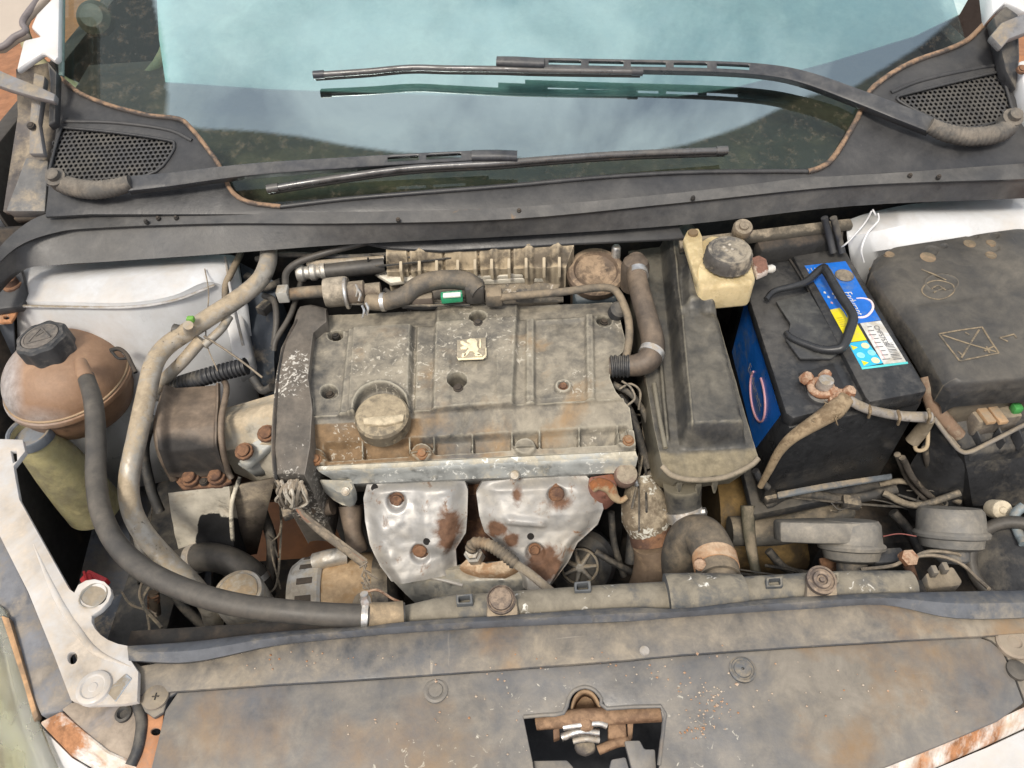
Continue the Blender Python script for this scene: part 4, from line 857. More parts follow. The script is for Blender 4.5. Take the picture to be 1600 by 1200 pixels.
# ------------------------------------------------------------------ looms and pipes in the gaps
wh = thing('wiring_harness', 'dark taped wiring harness threading the gaps around the engine', 'cable')
lm1 = mat('loom_tape', (.035, .034, .033), (.12, .105, .085), .45, .6, scale=20); lm2 = mat('loom_grey', (.10, .09, .075), DU, .45, .7, scale=30)
for pts, r, m_ in (([(966, 620, .84), (985, 645, .82), (1000, 690, .79), (1012, 730, .76)], .006, lm1), ([(958, 600, .85), (990, 620, .835), (1012, 660, .80), (1020, 720, .75)], .0042, lm2),
                   ([(972, 596, .86), (985, 605, .862), (992, 622, .855), (980, 634, .85)], .0016, lm2), ([(968, 608, .855), (985, 600, .86), (1000, 612, .85), (998, 640, .83)], .0016, lm2),
                   ([(1000, 760, .72), (990, 820, .66), (985, 880, .62)], .008, lm1), ([(955, 800, .68), (960, 850, .64), (975, 900, .60)], .005, lm1), ([(930, 862, .66), (960, 880, .65), (1000, 900, .62)], .005, lm1),
                   ([(400, 405, .90), (450, 398, .905), (540, 402, .90), (610, 398, .90)], .0045, lm1), ([(385, 430, .87), (410, 450, .86), (440, 440, .87)], .006, lm1),
                   ([(600, 455, .88), (640, 478, .87), (700, 476, .87), (760, 470, .87), (860, 466, .87)], .006, lm1), ([(760, 476, .875), (820, 470, .88), (880, 468, .88)], .004, lm2),
                   ([(1195, 790, .66), (1240, 770, .67), (1320, 780, .66), (1400, 765, .67)], .008, lm1), ([(1200, 860, .64), (1230, 890, .62), (1280, 900, .60)], .006, lm1),
                   ([(1395, 800, .66), (1420, 830, .64), (1440, 870, .62)], .007, lm1), ([(1380, 770, .68), (1430, 790, .68), (1500, 770, .70)], .005, lm2), ([(1540, 720, .72), (1580, 712, .73), (1620, 705, .74)], .004, mat('rod_rusty_pale', (.3, .2, .15), DU, .4, .8)),
                   ([(205, 790, .70), (215, 850, .66), (225, 910, .64)], .009, lm1), ([(260, 890, .66), (280, 940, .62), (330, 990, .58)], .007, lm1), ([(410, 800, .66), (425, 850, .62), (420, 930, .58)], .008, lm1),
                   ([(395, 590, .83), (410, 610, .82), (425, 605, .83)], .006, lm1), ([(240, 650, .80), (225, 700, .77), (235, 760, .73), (250, 800, .70)], .007, lm1)):
    tube('loom', [W(p) for p in pts], r, m_, wh, seg=8)
for x, y, z, a in ((640, 470, .888, 5), (820, 462, .888, -8), (455, 800, .70, 20), (1205, 775, .685, 10), (1330, 785, .67, -15), (1020, 745, .75, 30), (590, 800, .70, 0), (415, 480, .85, 60)):
    box('connector', W(x, y, z), .024, .016, .014, mat('connector_grey', (.07, .065, .06), DU, .45, .6, scale=30), wh, rz=R(a), bevel=.002)

random.seed(5)
for zx, zy, sx_, sy_, z, n in ((1330, 790, 70, 10, .66, 4), (1450, 770, 40, 14, .66, 4), (1000, 690, 6, 50, .77, 4), (235, 850, 10, 60, .66, 3), (430, 830, 8, 50, .64, 3), (620, 400, 60, 5, .90, 3), (700, 474, 90, 3, .88, 4), (1220, 900, 50, 6, .66, 3)):
    for k in range(n):
        p = [(random.gauss(zx, sx_), random.gauss(zy, sy_), z + random.uniform(-.012, .012)) for _ in range(4)]; p.sort(key=lambda q: q[0] if sx_ > sy_ else q[1])
        tube('wire', [W(q) for q in p], random.choice((.0012, .0016, .0022)), random.choice((lm1, lm1, lm2)), wh, seg=5, res=5)
for pts, r in (([(1016, 556, .8815), (1020, 548, .883)], .0168), ([(996, 424, .910), (997, 432, .9095)], .0145), ([(596, 472, .8975), (602, 471.5, .898)], .0132), ([(300, 874, .653), (310, 872, .657)], .021), ([(396, 902, .638), (400, 910, .632)], .021)):
    tube('hose_clamp', [W(p) for p in pts], r, chrome, wh, seg=20, res=2)
# ================================================================== air filter box
ab = thing('air_filter_box', 'long grey dusty plastic air filter box between engine and battery', 'air box')
def abf(x, y, u, v):
    # hump in the picture plane
    l = 1050 + (y - 512) * .088 if y > 512 else 1042 + (y - 441) * .10
    r = 1116 + (y - 500) * .235 if y < 640 else 1149 + (y - 640) * .25
    hp = sst(l - 7, l + 6, x) * (1 - sst(r - 7, r + 4, x)) * (1 - sst(684, 703, y + (x - 1110) * .05))
    step = .012 * (1 - sst(505, 514, y + (x - 1080) * .06)) * band(x, 1066, 1110, 6) * band(y, 445, 512, 6)
    h = .034 * hp + step * hp
    h += .005 * band(x, l - 26, l - 20, 2) * band(y, 520, 690, 5) + .002 * band(y, 508, 513, 2) * hp + .0025 * band(x, l + 8, l + 12, 2) * hp
    h -= .006 * hp * (1 - sst(0, 14, min(x - l, r - x)))
    h += .0025 * noise.noise(Vector((x * .025, y * .02, 6.4))) * hp + .0012 * noise.noise(Vector((x * .09, y * .09, 2)))
    # crumpled top end
    if y < 520: h += .006 * noise.noise(Vector((x * .06, y * .04, 9.9))) * hp
    return h
AL = [(982, 392, .86), (990, 450, .86), (1000, 520, .855), (1010, 600, .85), (1022, 670, .845), (1032, 715, .84), (1037, 735, .835), (1060, 750, .83)]
AR = [(1080, 380, .86), (1100, 430, .86), (1122, 500, .855), (1145, 580, .85), (1165, 650, .845), (1180, 700, .84), (1186, 718, .835), (1165, 738, .83)]
abb = grid('box_body', AL, AR, 130, 180, abf, airm, ab, skirt=.07, drop=(0, .45, -1), ang=50)
set_stain(abb, lambda x, y: .62 * sst(690, 712, y + (x - 1110) * .05) + .3 * (1 - sst(395, 500, y)) + .2 * (1 - sst(0, 30, x - 1010 - (y - 560) * .12)))
tube('lid_seam', [W(1034, 728, .842), W(1052, 744, .836), W(1090, 750, .834), W(1135, 745, .834), W(1172, 728, .838), W(1185, 716, .842)], .0035, mat('seam_tan', (.14, .12, .085), DU, .6, .8), abb, seg=8)
for x, y in ((1062, 758), (1092, 760), (1118, 756)): slab('clip_tooth', [W(x - 5, y - 4, .815), W(x + 5, y - 5, .815), W(x + 2, y + 8, .80), W(x - 2, y + 8, .80)], .01, airm, abb, .002)
slab('side_tab', [W(1004, 580, .848), W(1022, 578, .848), W(1042, 648, .84), W(1028, 660, .84), W(1022, 655, .84)], .01, mat('tab_brown', (.13, .1, .075), DU, .4, .7), abb, .002)
tube('moulded_rib', [W(1022, 600, .853), W(1030, 650, .852), W(1040, 700, .848)], .003, airm, abb, seg=8)
# ------------------------------------------------------------------ brake fluid reservoir
br = thing('brake_fluid_reservoir', 'yellowed brake fluid reservoir with a ribbed black cap', 'reservoir')
body = slab('tank', [(1081, 383, 0.9270), (1110, 366, 0.9270), (1166, 372, 0.9270), (1172, 400, 0.9270), (1181, 432, 0.9220), (1178, 441, 0.9220), (1094, 449, 0.9220), (1087, 420, 0.9250)], .045, yellowp, br, .006, seg=3)
slab('tank_seam', [(1092, 449, 0.9140), (1180, 438, 0.9140), (1177, 446, 0.9090), (1095, 455, 0.9090)], .006, yellowp, body, .001)
slab('mount_ear', [(1068, 372, 0.9320), (1074, 358, 0.9320), (1092, 355, 0.9320), (1098, 368, 0.9320), (1100, 400, 0.9270), (1092, 440, 0.9220), (1086, 430, 0.9220)], .015, yellowp, br, .004)
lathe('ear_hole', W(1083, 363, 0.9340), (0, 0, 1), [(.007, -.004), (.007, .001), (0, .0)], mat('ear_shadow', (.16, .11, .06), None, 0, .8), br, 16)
capb = lathe('cap', W(1136, 408, 0.9300), (0, -.03, 1), [(.031, -.002), (.032, .0), (.031, .003), (.0305, .016), (.028, .020), (.024, .0205), (.022, .019), (.014, .019), (.012, .0205), (0, .021)], mat('cap_grey', (.07, .065, .06), (.30, .26, .2), .55, .6, scale=16), br, 72, lobes=(24, .02, .029))
for dx, dy in ((-5, 1), (4, -3), (8, 4), (-1, 6)): lathe('cap_mark', W(1136 + dx, 386 + dy, 0.9505), (0, 0, 1), [(.0022, -.001), (.002, .0012), (0, .0014)], mat('cap_mark', (.4, .36, .3), None, 0, .7), capb, 8)
lathe('side_knob', W(1161, 356, 0.9370), (0, -.4, 1), [(.013, -.012), (.014, 0), (.012, .004), (.007, .004), (.006, .007), (0, .007)], mat('knob_brown', (.14, .11, .08), DU, .5, .7, scale=30), br, 24)
cn = slab('sensor_plug', [(1174, 402, 0.9270), (1186, 398, 0.9270), (1198, 404, 0.9270), (1202, 420, 0.9220), (1184, 428, 0.9220)], .012, mat('plug_white_dirty', (.6, .52, .46), (.2, .1, .07), .5, .6, scale=50), br, .002)
lathe('plug_tip', W(1206, 420, 0.9200), (1, 0, 0), [(.005, -.006), (.006, 0), (.004, .004), (0, .004)], whm, cn, 12)
mc = thing('master_cylinder_bracket', 'dark metal bracket plates on the bulkhead behind the brake reservoir', 'bracket')
slab('plate', [(1180, 372, .90), (1320, 352, .90), (1318, 372, .89), (1190, 392, .89)], .03, dark, mc, .004)
slab('plate', [(1060, 372, .912), (1330, 340, .912), (1335, 352, .905), (1062, 388, .905)], .01, mat('bulkhead_brown', (.07, .06, .045), DU, .4, .8), mc, .003)
for x in (1288, 1302): tube('bracket_rod', [W(x, 340, .93), W(x + 8, 370, .90), W(x + 14, 395, .88)], .005, darkpl, mc)
# ================================================================== battery
bt = thing('battery', 'black car battery with blue, yellow and white labels and a carrying handle', 'battery')
Zb = .862
q = {'rl': W(1160, 408, Zb), 'rr': W(1322, 386, Zb), 'fr': W(1451, 612, Zb), 'fl': W(1238, 655, Zb)}
ex = (q['fr'] - q['fl']).normalized(); ey = (q['rl'] - q['fl']); 
case = slab('case', [q['rl'] + Vector((0, 0, -.018)), q['rr'] + Vector((0, 0, -.018)), q['fr'] + Vector((0, 0, -.018)), q['fl'] + Vector((0, 0, -.018))], .17, battm, bt, .004)
lid = slab('lid', [(1167, 412, Zb), (1238, 402, Zb), (1262, 440, Zb), (1356, 624, Zb), (1240, 653, Zb), (1228, 645, Zb), (1172, 470, Zb)], .0185, battm, bt, .003)
ridge_ = slab('vent_strip', [(1233, 389, Zb + .008), (1318, 384, Zb + .008), (1449, 606, Zb + .008), (1447, 612, Zb + .008), (1359, 628, Zb + .008), (1352, 620, Zb + .008)], .026, battm, bt, .004)
tube('strip_groove', [W(1226, 392, Zb + .003), W(1270, 465, Zb + .003), W(1354, 626, Zb + .003)], .0018, dark, lid, seg=6)
slab('handle_recess', [(1212, 470, Zb + .0065), (1265, 455, Zb + .0065), (1318, 545, Zb + .0065), (1300, 560, Zb + .0065), (1250, 560, Zb + .0065), (1228, 530, Zb + .0065), (1235, 505, Zb + .0065)], .004, mat('battery_matt', (.035, .036, .038), (.08, .08, .075), .4, .55, scale=10), lid, .002)
slab('terminal_pocket', [(1248, 582, Zb + .0018), (1302, 568, Zb + .0018), (1322, 608, Zb + .0018), (1300, 618, Zb + .0018), (1258, 610, Zb + .0018)], .004, mat('pocket_shade', (.014, .014, .015), None, 0, .6), lid, .001)  # raised patch; its dark colour stands in for the pocket's shade
# carrying handle
tube('handle', [W(1197, 468, Zb + .012), W(1210, 455, Zb + .016), (1240, 447, Zb + .020), (1260, 440, Zb + .022), (1284, 420, Zb + .026), (1291, 424, Zb + .028), (1312, 460, Zb + .028), (1332, 492, Zb + .026), (1328, 515, Zb + .024), (1318, 540, Zb + .02), (1306, 546, Zb + .016), (1280, 545, Zb + .012), (1240, 530, Zb + .010), (1228, 520, Zb + .008)], [.004, .0045, .005, .0055, .006, .0065, .0065, .0065, .0065, .006, .006, .005, .0045, .004], mat('handle_black', (.02, .021, .023), None, 0, .3, var=.15, bump=.03), bt, seg=10, res=5)
# labels: thin printed sheets on the vent strip
zl = Zb + .0085
def lab(name, pts, m, z=zl, par=None): return slab(name, [W(x, y, z) for x, y in pts], .0004, m, par or ridge_, 0)
lb = lab('blue_label', [(1257, 415), (1321, 408), (1331, 424), (1376, 500), (1344, 505), (1337, 490), (1306, 483), (1297, 483)], bluem)
lab('blue_label', [(1297, 483), (1312, 481), (1318, 490), (1322, 500), (1340, 505), (1344, 505), (1347, 504), (1376, 500), (1374, 497), (1344, 460), (1300, 455), (1280, 452)], bluem, zl - .0002)
lab('yellow_label', [(1297, 484), (1312, 481), (1318, 487), (1323, 496), (1336, 500), (1354, 531), (1325, 535)], yellm, zl + .0002)
lab('cyan_label', [(1325, 536), (1354, 532), (1380, 567), (1346, 574)], cyanm, zl)
lab('white_label', [(1344, 505), (1376, 501), (1416, 565), (1381, 569)], whm, zl + .0002)
lab('label_border', [(1346, 574), (1381, 569.5), (1418, 565), (1419, 568), (1347, 577)], mat('label_teal', (.1, .55, .55), None, 0, .4), zl)
lathe('vent_plug', W(1319, 431, zl), (0, 0, 1), [(.013, -.002), (.013, .0015), (.011, .003), (.004, .003), (0, .0026)], mat('vent_plug_grey', (.09, .08, .07), DU, .4, .6), ridge_, 24)
d1 = (W(1376, 500, zl) - W(1331, 424, zl)).normalized(); d2 = Vector((0, 0, 1)).cross(d1)
text('brand_lettering', 'Endurant', W(1333, 474, zl + .0006), d1, d2, .0165, whm, ridge_, sx=.8)
p_ = [W(x, y, zl + .0006) for x, y in ((1336, 494), (1343, 496), (1354, 494), (1362, 486), (1364, 478), (1360, 470), (1350, 466), (1338, 466))]
tube('brand_swoosh', p_, [.0008, .0016, .0018, .0018, .0016, .0014, .001, .0008], mat('swoosh_pink', (.8, .62, .62), None, 0, .4), ridge_, seg=6)
text('type_number', 'CMF57539', W(1377, 524, zl + .0007), d1, d2, .0095, inkm, ridge_, sx=.9)
for k in range(11):
    a = W(1388, 536, zl + .0007) + d1 * (.0028 * k); wdt = (.0006, .0011, .0008)[k % 3]
    e2 = d2 * -.0055
    mk('barcode_bar', [a - e2, a + e2, a + e2 + d1 * wdt * 1.3, a - e2 + d1 * wdt * 1.3], [(0, 1, 2, 3)], inkm, ridge_)
for k in range(3):
    a = W(1358 + 9 * k, 517 + 15 * k, zl + .0007); mk('small_print', [a, a + d1 * .016, a + d1 * .016 + d2 * -.0012, a + d2 * -.0012], [(0, 1, 2, 3)], mat('print_pink', (.7, .45, .45), None, 0, .5), ridge_)
for k in range(9):
    a = W(1361, 508, zl + .0007) + d1 * (.0075 * k + .002); mk('small_print', [a, a + d1 * .0012, a + d1 * .0012 - d2 * (.006 + .002 * (k % 3)), a - d2 * (.006 + .002 * (k % 3))], [(0, 1, 2, 3)], inkm, ridge_)
for k in range(5):
    a = W(1316, 496, zl + .0007) + d1 * (.004 * k); mk('small_print', [a, a + d1 * .001, a + d1 * .001 - d2 * .008, a - d2 * .008], [(0, 1, 2, 3)], mat('print_olive', (.45, .38, .05), None, 0, .5), ridge_)
for x, y, m_ in ((1334, 543, yellm), (1352, 540, warnm), (1345, 555, mat('sym_cyan', (.25, .65, .8), None, 0, .4)), (1362, 551, mat('sym_cyan', (.25, .65, .8), None, 0, .4)), (1351, 567, yellm), (1368, 563, warnm)):
    lathe('warning_symbol', W(x, y, zl + .0006), (0, 0, 1), [(.0052, -.0002), (.0052, .0001), (0, .0001)], m_, ridge_, 16 if m_ is not yellm else 3)
text('small_lettering', 'I I I', W(1268, 421, zl + .0006), d2 * -1, d1, .010, whm, ridge_)
for x, y in ((1287, 455), (1293, 462), (1300, 457), (1304, 463), (1298, 471)): 
    mk('print_fleck', [W(x, y, zl + .0006), W(x + 3, y + 1, zl + .0006), W(x + 4, y + 4, zl + .0006), W(x, y + 3, zl + .0006)], [(0, 1, 2, 3)], whm if y < 470 else redring, ridge_)
# label on the left flank of the case
fa = q['fl'] + Vector((0, 0, -.028)); fb = q['rl'] + Vector((0, 0, -.028)); dn = Vector((0, 0, -1)); off = (fb - fa).normalized().cross(dn) ; off = off if off.x < 0 else -off
off = off * .0012; dl = fb - fa
sl2 = slab('side_label', [fa + dl * .10 + off, fa + dl * .82 + off, fa + dl * .82 + dn * .11 + off, fa + dl * .22 + dn * .12 + off], .0008, bluem, case, 0, dirn=-off)
rp = []
for k in range(22):
    a = R(-20 + k * 300 / 21); rp.append(fa + dl * (.36 + .13 * math.cos(a)) + dn * (.055 + .03 * math.sin(a)) + off * 1.6)
tube('side_ring', rp, .0016, redring, sl2, seg=6, res=2)
text('side_lettering', 'Endurant', fa + dl * .42 + dn * .055 + off * 1.7, -dl, Vector((0, 0, 1)), .022, whm, sl2, ext=0)
# tray lip under the battery front
tr = thing('battery_tray', 'black battery tray with a grey front lip', 'tray')
slab('tray_lip', [(1214, 768, .70), (1290, 754, .70), (1394, 739, .70), (1395, 747, .697), (1290, 764, .697), (1216, 778, .697)], .005, mat('tray_grey', (.12, .135, .15), DU, .35, .45), tr, .002)
slab('tray_floor', [q['rl'] + Vector((-.01, 0, -.20)), q['rr'] + Vector((.01, 0, -.20)), q['fr'] + Vector((.01, -.01, -.20)), q['fl'] + Vector((-.01, -.01, -.20))], .02, darkpl, tr, .004)
tube('hook', [W(1180, 735, .74), W(1190, 752, .725), W(1200, 762, .715)], .005, darkpl, tr)
# terminal clamp and leads
tm = thing('terminal_clamp', 'corroded copper battery clamp on the front terminal post', 'clamp')
lathe('post', W(1284, 612, Zb + .002), (0, 0, 1), [(.017, -.006), (.017, .003), (.0105, .004), (.009, .022), (.007, .023), (0, .023)], mat('lead_post', (.45, .43, .4), DU, .3, .5, .6, scale=40), tm, 24)
ring('clamp_ring', W(1283, 606, Zb + .010), (0, 0, 1), .0125, .0048, copper, tm, 24)
for x, y, z, r in ((1261, 590, .014, .008), (1290, 586, .014, .007), (1302, 614, .010, .009), (1327, 612, .012, .008), (1310, 622, .010, .008)):
    lathe('clamp_bolt', W(x, y, Zb + z), (.3, -.2, 1), [(r, -.006), (r * 1.05, 0), (r * .8, .005), (0, .006)], copper, tm, 7)
slab('clamp_tongue', [(1290, 604, Zb + .012), (1334, 608, Zb + .012), (1330, 626, Zb + .010), (1298, 628, Zb + .010)], .009, copper, tm, .002)
gl = thing('ground_lead', 'frayed grey battery lead running right from the clamp', 'cable')
tube('lead', [W(1325, 624, Zb + .008), W(1345, 635, Zb), (1370, 643, Zb - .01), (1410, 650, Zb - .02), (1455, 652, Zb - .02)], [.006, .0062, .006, .0065, .007], mat('lead_grey', (.26, .24, .22), DU, .4, .8, scale=40), gl, seg=10)
for x, y in ((1357, 634), (1403, 645), (1450, 642)): tube('tie', [W(x, y - 3, Zb), W(x + 3, y + 8, Zb), W(x, y + 18, Zb - .02)], .002, stringm, gl, seg=6)
tube('lead_loop', [W(1444, 668, .80), W(1430, 695, .79), W(1435, 704, .79), W(1448, 698, .79), W(1450, 672, .80)], .0026, mat('loop_tan', (.36, .28, .18), None, 0, .9), gl, seg=8)
tube('taped_end', [W(1452, 655, .835), W(1440, 672, .81), W(1425, 690, .79)], [.007, .009, .009], mat('tape_brown', (.15, .12, .08), DU, .4, .8), gl)
rg = thing('frayed_rope', 'frayed brown rope tied to the clamp and hanging down the battery front', 'rope')
tube('rope', [W(1322, 622, Zb + .012), (1305, 640, Zb + .006), (1280, 656, Zb + .003), (1240, 682, .84), (1218, 705, .81), (1200, 738, .77), (1188, 760, .74)], [.010, .012, .010, .0075, .006, .005, .004], stringm, rg, seg=10)
random.seed(3)
for k in range(16):
    x = 1285 + random.uniform(-12, 38); y = 640 + random.uniform(-12, 14) - (x - 1285) * .3
    tube('fibre', [W(x, y, Zb + .01), W(x + random.uniform(-8, 8), y + random.uniform(2, 8), Zb + .012), W(x + random.uniform(-12, 10), y + random.uniform(8, 18), Zb - .004)], .0007, stringm, rg, seg=5, res=4)
# ================================================================== fuse box
fb_ = thing('fuse_box', 'large dark dusty fuse box with a moulded crossed square on its lid', 'fuse box')
def fz(x, y, u, v):
    h = .016 * math.sqrt(sst(-.02, .10, v)) * math.sqrt(sst(-.01, .09, u)) - .004 - .014 * sst(.90, 1.03, v) ** 1.5
    h += .0014 * noise.noise(Vector((x * .015, y * .02, 4)))
    h -= .007 * band(y - (1500 - x) * .12, 470, 478, 8) * sst(1400, 1430, x) * .4
    d = math.hypot((x - 1466) / 1.9, y - 453); h += .0018 * band(d, 12.5, 14.5, 1)
    for sx, sy, r in ((1450, 402, 11), (1548, 379, 7), (1548, 398, 8), (1515, 379, 9), (1470, 395, 5)):
        dd = math.hypot(x - sx, (y - sy) * 1.5); h -= .0015 * (1 - sst(r - 1, r + 1, dd))
    return h
FL = [(1388, 392, .885), (1366, 405, .885), (1362, 425, .885), (1385, 462, .882), (1430, 526, .878), (1462, 580, .875), (1474, 602, .872), (1492, 614, .868)]
FR = [(1566, 362, .885), (1610, 372, .885), (1640, 400, .885), (1650, 450, .882), (1660, 510, .878), (1665, 570, .875), (1668, 590, .872), (1668, 602, .868)]
lidf = grid('lid', FL, FR, 220, 190, fz, fusem, fb_, skirt=.028, drop=(0, 0, -1), ang=50)
el = mat('moulded_line', (.085, .075, .06), (.24, .19, .125), .55, .7, scale=30)
for a in ([(1467, 521), (1500, 516), (1535, 512)], [(1535, 512), (1548, 532), (1561, 552)], [(1561, 552), (1530, 558), (1499, 564)], [(1499, 564), (1482, 541), (1467, 521)], [(1472, 524), (1514, 537), (1556, 550)], [(1530, 516), (1516, 538), (1502, 560)],
          [(1562, 529), (1573, 526), (1584, 523)], [(1584, 523), (1589, 529)], [(1562, 529), (1575, 534)], [(1538, 549), (1552, 541)], [(1546, 553), (1541, 541)], [(1497, 548), (1504, 555)], [(1508, 519), (1514, 523)], [(1440, 421), (1460, 430), (1478, 438)], [(1455, 452), (1466, 447), (1478, 453)], [(1458, 458), (1475, 450)]):
    tube('moulded_line', [at(lidf, *p) for p in a], .0013, el, lidf, seg=6, res=4)
tube('moulded_oval', [at(lidf, 1466 + 26 * math.cos(k * .5236), 453 + 14 * math.sin(k * .5236)) for k in range(13)], .0011, el, lidf, seg=6, res=3)
for sx, sy, r in ((1450, 402, .0115), (1548, 379, .0072), (1548, 398, .008), (1515, 380, .009), (1390, 397, .007)):
    lathe('sandy_dimple', at(lidf, sx, sy), (0, 0, 1), [(r, -.003), (r * .9, .0006), (0, .0003)], mat('sand_dimple', (.24, .17, .105), (.17, .135, .09), .5, .95, scale=40), lidf, 20)
tube('lid_rim', [W(1362, 420, .862), W(1384, 466, .860), W(1428, 530, .856), W(1452, 572, .853), W(1470, 604, .850), W(1480, 616, .846), W(1500, 622, .842), W(1560, 618, .842), W(1660, 606, .842)], .0042, mat('rim_tan', (.15, .125, .09), (.36, .27, .17), .5, .7, scale=12), lidf, seg=8)
slab('lid_base', [(1362, 432, .855), (1640, 405, .855), (1664, 600, .838), (1560, 622, .838), (1498, 630, .838), (1474, 612, .84)], .05, fusem, fb_, .006)
fbb = slab('box_body', [(1470, 640, .81), (1650, 618, .81), (1650, 690, .77), (1520, 710, .77), (1500, 700, .77)], .18, darkpl, fb_, .006)
grid('front_panel', [(1505, 705, .775), (1512, 740, .73), (1520, 790, .66)], [(1660, 640, .80), (1660, 720, .73), (1660, 790, .66)], 60, 40, lambda x, y, u, v: .003 * noise.noise(Vector((x * .02, y * .02, 3))), darkpl, fb_, skirt=.02, nrm=(0, -.6, .8))
tube('panel_lip', [W(1458, 652, .82), W(1485, 688, .795), W(1500, 704, .785), W(1515, 706, .785), W(1545, 692, .79), W(1600, 664, .80), W(1650, 640, .81)], .003, mat('rim_grey', (.2, .18, .16), DU, .4, .7), fb_, seg=8)
box('relay', W(1545, 650, .80), .06, .035, .03, mat('relay_grey', (.14, .12, .1), DU, .5, .7), fb_, bevel=.003, rz=R(6))
for x, m_ in ((1537, mat('relay_tan', (.42, .27, .15), DU, .3, .8)), (1556, mat('relay_tan', (.4,) * 3))): box('relay_tab', W(x, 645, .818), .012, .035, .006, m_, fb_, bevel=.001, rz=R(6))
box('green_clip', W(1588, 638, .82), .012, .012, .012, mat('bright_green', (.05, .25, .06), None, 0, .5), fb_, bevel=.003)
for x in (1524, 1560, 1590): slab('divider', [W(x, 668, .80), W(x + 3, 667, .80), W(x + 13, 690, .785), W(x + 10, 691, .785)], .02, darkpl, fb_, .001)
hb = thing('wiring_loom', 'brown taped wiring loom descending beside the fuse box', 'cable')
tube('loom', [W(1446, 590, .85), W(1452, 612, .84), W(1462, 640, .82), W(1480, 662, .80), W(1498, 680, .785)], [.010, .010, .0105, .010, .009], mat('loom_brown', (.2, .13, .085), DU, .4, .8, scale=30), hb)
tube('branch', [W(1466, 650, .81), W(1490, 690, .78), W(1498, 700, .775)], .003, wirem, hb, seg=8)
# loose cables low right
lc = thing('low_cables', 'bundle of thin dark cables sagging below the battery tray', 'cable')
for a in ([(1402, 710, .74), (1420, 750, .68), (1450, 785, .65)], [(1410, 715, .74), (1430, 752, .69), (1470, 790, .65)], [(1375, 758, .66), (1410, 752, .67), (1450, 765, .66), (1500, 785, .65)], [(1385, 760, .65), (1395, 780, .62), (1430, 792, .61)], [(1445, 700, .74), (1455, 760, .66)]):
    tube('cable', [W(p) for p in a], .0045, mat('cable_dark', (.07, .06, .05), DU, .4, .7), lc, seg=8)
# gearbox
gb = thing('gearbox', 'oily yellow brown gearbox housing deep below the battery', 'gearbox')
tube('housing', [W(1110, 800, .50), W(1190, 800, .50), W(1290, 800, .50)], [.075, .085, .07], gearm, gb, seg=24)
tube('casing', [W(1130, 850, .50), W(1200, 850, .50), W(1260, 850, .48)], [.05, .055, .04], gearm, gb, seg=24)
tube('grey_tube', [W(1140, 830, .60), W(1230, 826, .60), W(1320, 790, .60)], .022, mat('tube_grey', (.10, .095, .085), DU, .5, .7), gb, seg=16)
tube('selector', [W(1168, 790, .66), W(1170, 830, .64), W(1178, 880, .62), W(1188, 920, .60)], [.010, .009, .007, .007], mat('selector_dark', (.09, .085, .06), DU, .3, .7), gb, seg=10)
box('gear_cover', W(1250, 800, .52) + Vector((.1, 0, -.02)), .22, .18, .12, dark, gb, bevel=.02)
# ================================================================== thermostat pipe and radiator hose
tp = thing('thermostat_pipe', 'corroded aluminium thermostat outlet with a rusty hose clamp', 'pipe')
cas = mat('crusty_casting', (.16, .125, .085), (.36, .30, .215), .52, .8, .2, scale=18, bump=.7, speck=(.7, .68, .6), samt=.1)
tube('outlet', [W(1000, 745, .76), (1006, 780, .745), (1010, 808, .73), (1016, 832, .715)], [.016, .030, .033, .027], cas, tp, seg=20)
tube('clamp_band', [W(1016, 826, .718), W(1020, 848, .705)], [.0285, .0285], rusty, tp, seg=24)
lathe('clamp_screw', W(1042, 842, .72), (1, -.3, .3), [(.006, -.008), (.006, .006), (.004, .010), (0, .010)], copper, tp, 8)
tube('hose', [W(1018, 846, .706), (1024, 872, .68), (1018, 905, .645), (1005, 935, .60)], [.026, .028, .027, .026], mat('hose_rust_dust', (.16, .115, .08), (.28, .2, .13), .5, .6, scale=9, var=.2), tp, seg=24)
tk = thing('thermostat_housing', 'rusty red brown sensor housing with a looped hook at the engine corner', 'housing')
slab('housing', [(918, 745, .80), (960, 738, .80), (966, 758, .79), (950, 772, .785), (922, 768, .785)], .04, mat('red_rust', (.23, .10, .07), RU, .4, .8, scale=20), tk, .004)
lathe('sensor', W(978, 742, .805), (0, -.4, .9), [(.0135, -.02), (.015, 0), (.013, .008), (.006, .009), (0, .010)], mat('sensor_brown', (.2, .13, .1), DU, .5, .7, scale=30), tk, 20)
tube('hook', [W(925, 762, .80), (935, 756, .805), (952, 762, .80), (960, 776, .79), (970, 782, .785), (980, 776, .79)], [.007, .008, .008, .006, .004, .003], mat('hook_tan', (.3, .22, .13), RU, .4, .8, scale=30), tk, seg=10)
tube('pin', [W(990, 745, .80), W(995, 758, .79)], .004, chrome, tk, seg=8)
rh = thing('radiator_hose', 'big grey rubber elbow hose with an orange clamp above the radiator', 'hose')
tube('elbow', [W(1068, 940, .66), (1062, 905, .69), (1062, 868, .725), (1076, 840, .752), (1098, 838, .768), (1114, 864, .775), (1124, 905, .782)], [.019, .021, .023, .0245, .0255, .0255, .0245], rubberlt, rh, seg=28, res=8)
tube('clamp_band', [W(1116, 870, .776), W(1120, 889, .7795)], [.0262, .0262], mat('clamp_orange', (.46, .27, .15), (.5, .36, .24), .5, .7, .2, scale=20), rh, seg=28)
lathe('clamp_screw', W(1094, 882, .795), (-.3, -.6, .7), [(.007, -.006), (.007, .003), (.004, .005), (0, .005)], copper, rh, 10)
tube('hose_end', [W(1124, 902, .781), (1130, 925, .785), (1134, 945, .787)], [.021, .0215, .022], rubberlt, rh, seg=24)
ip = thing('intake_pipe', 'silver clamped pipe under the front of the air box', 'pipe')
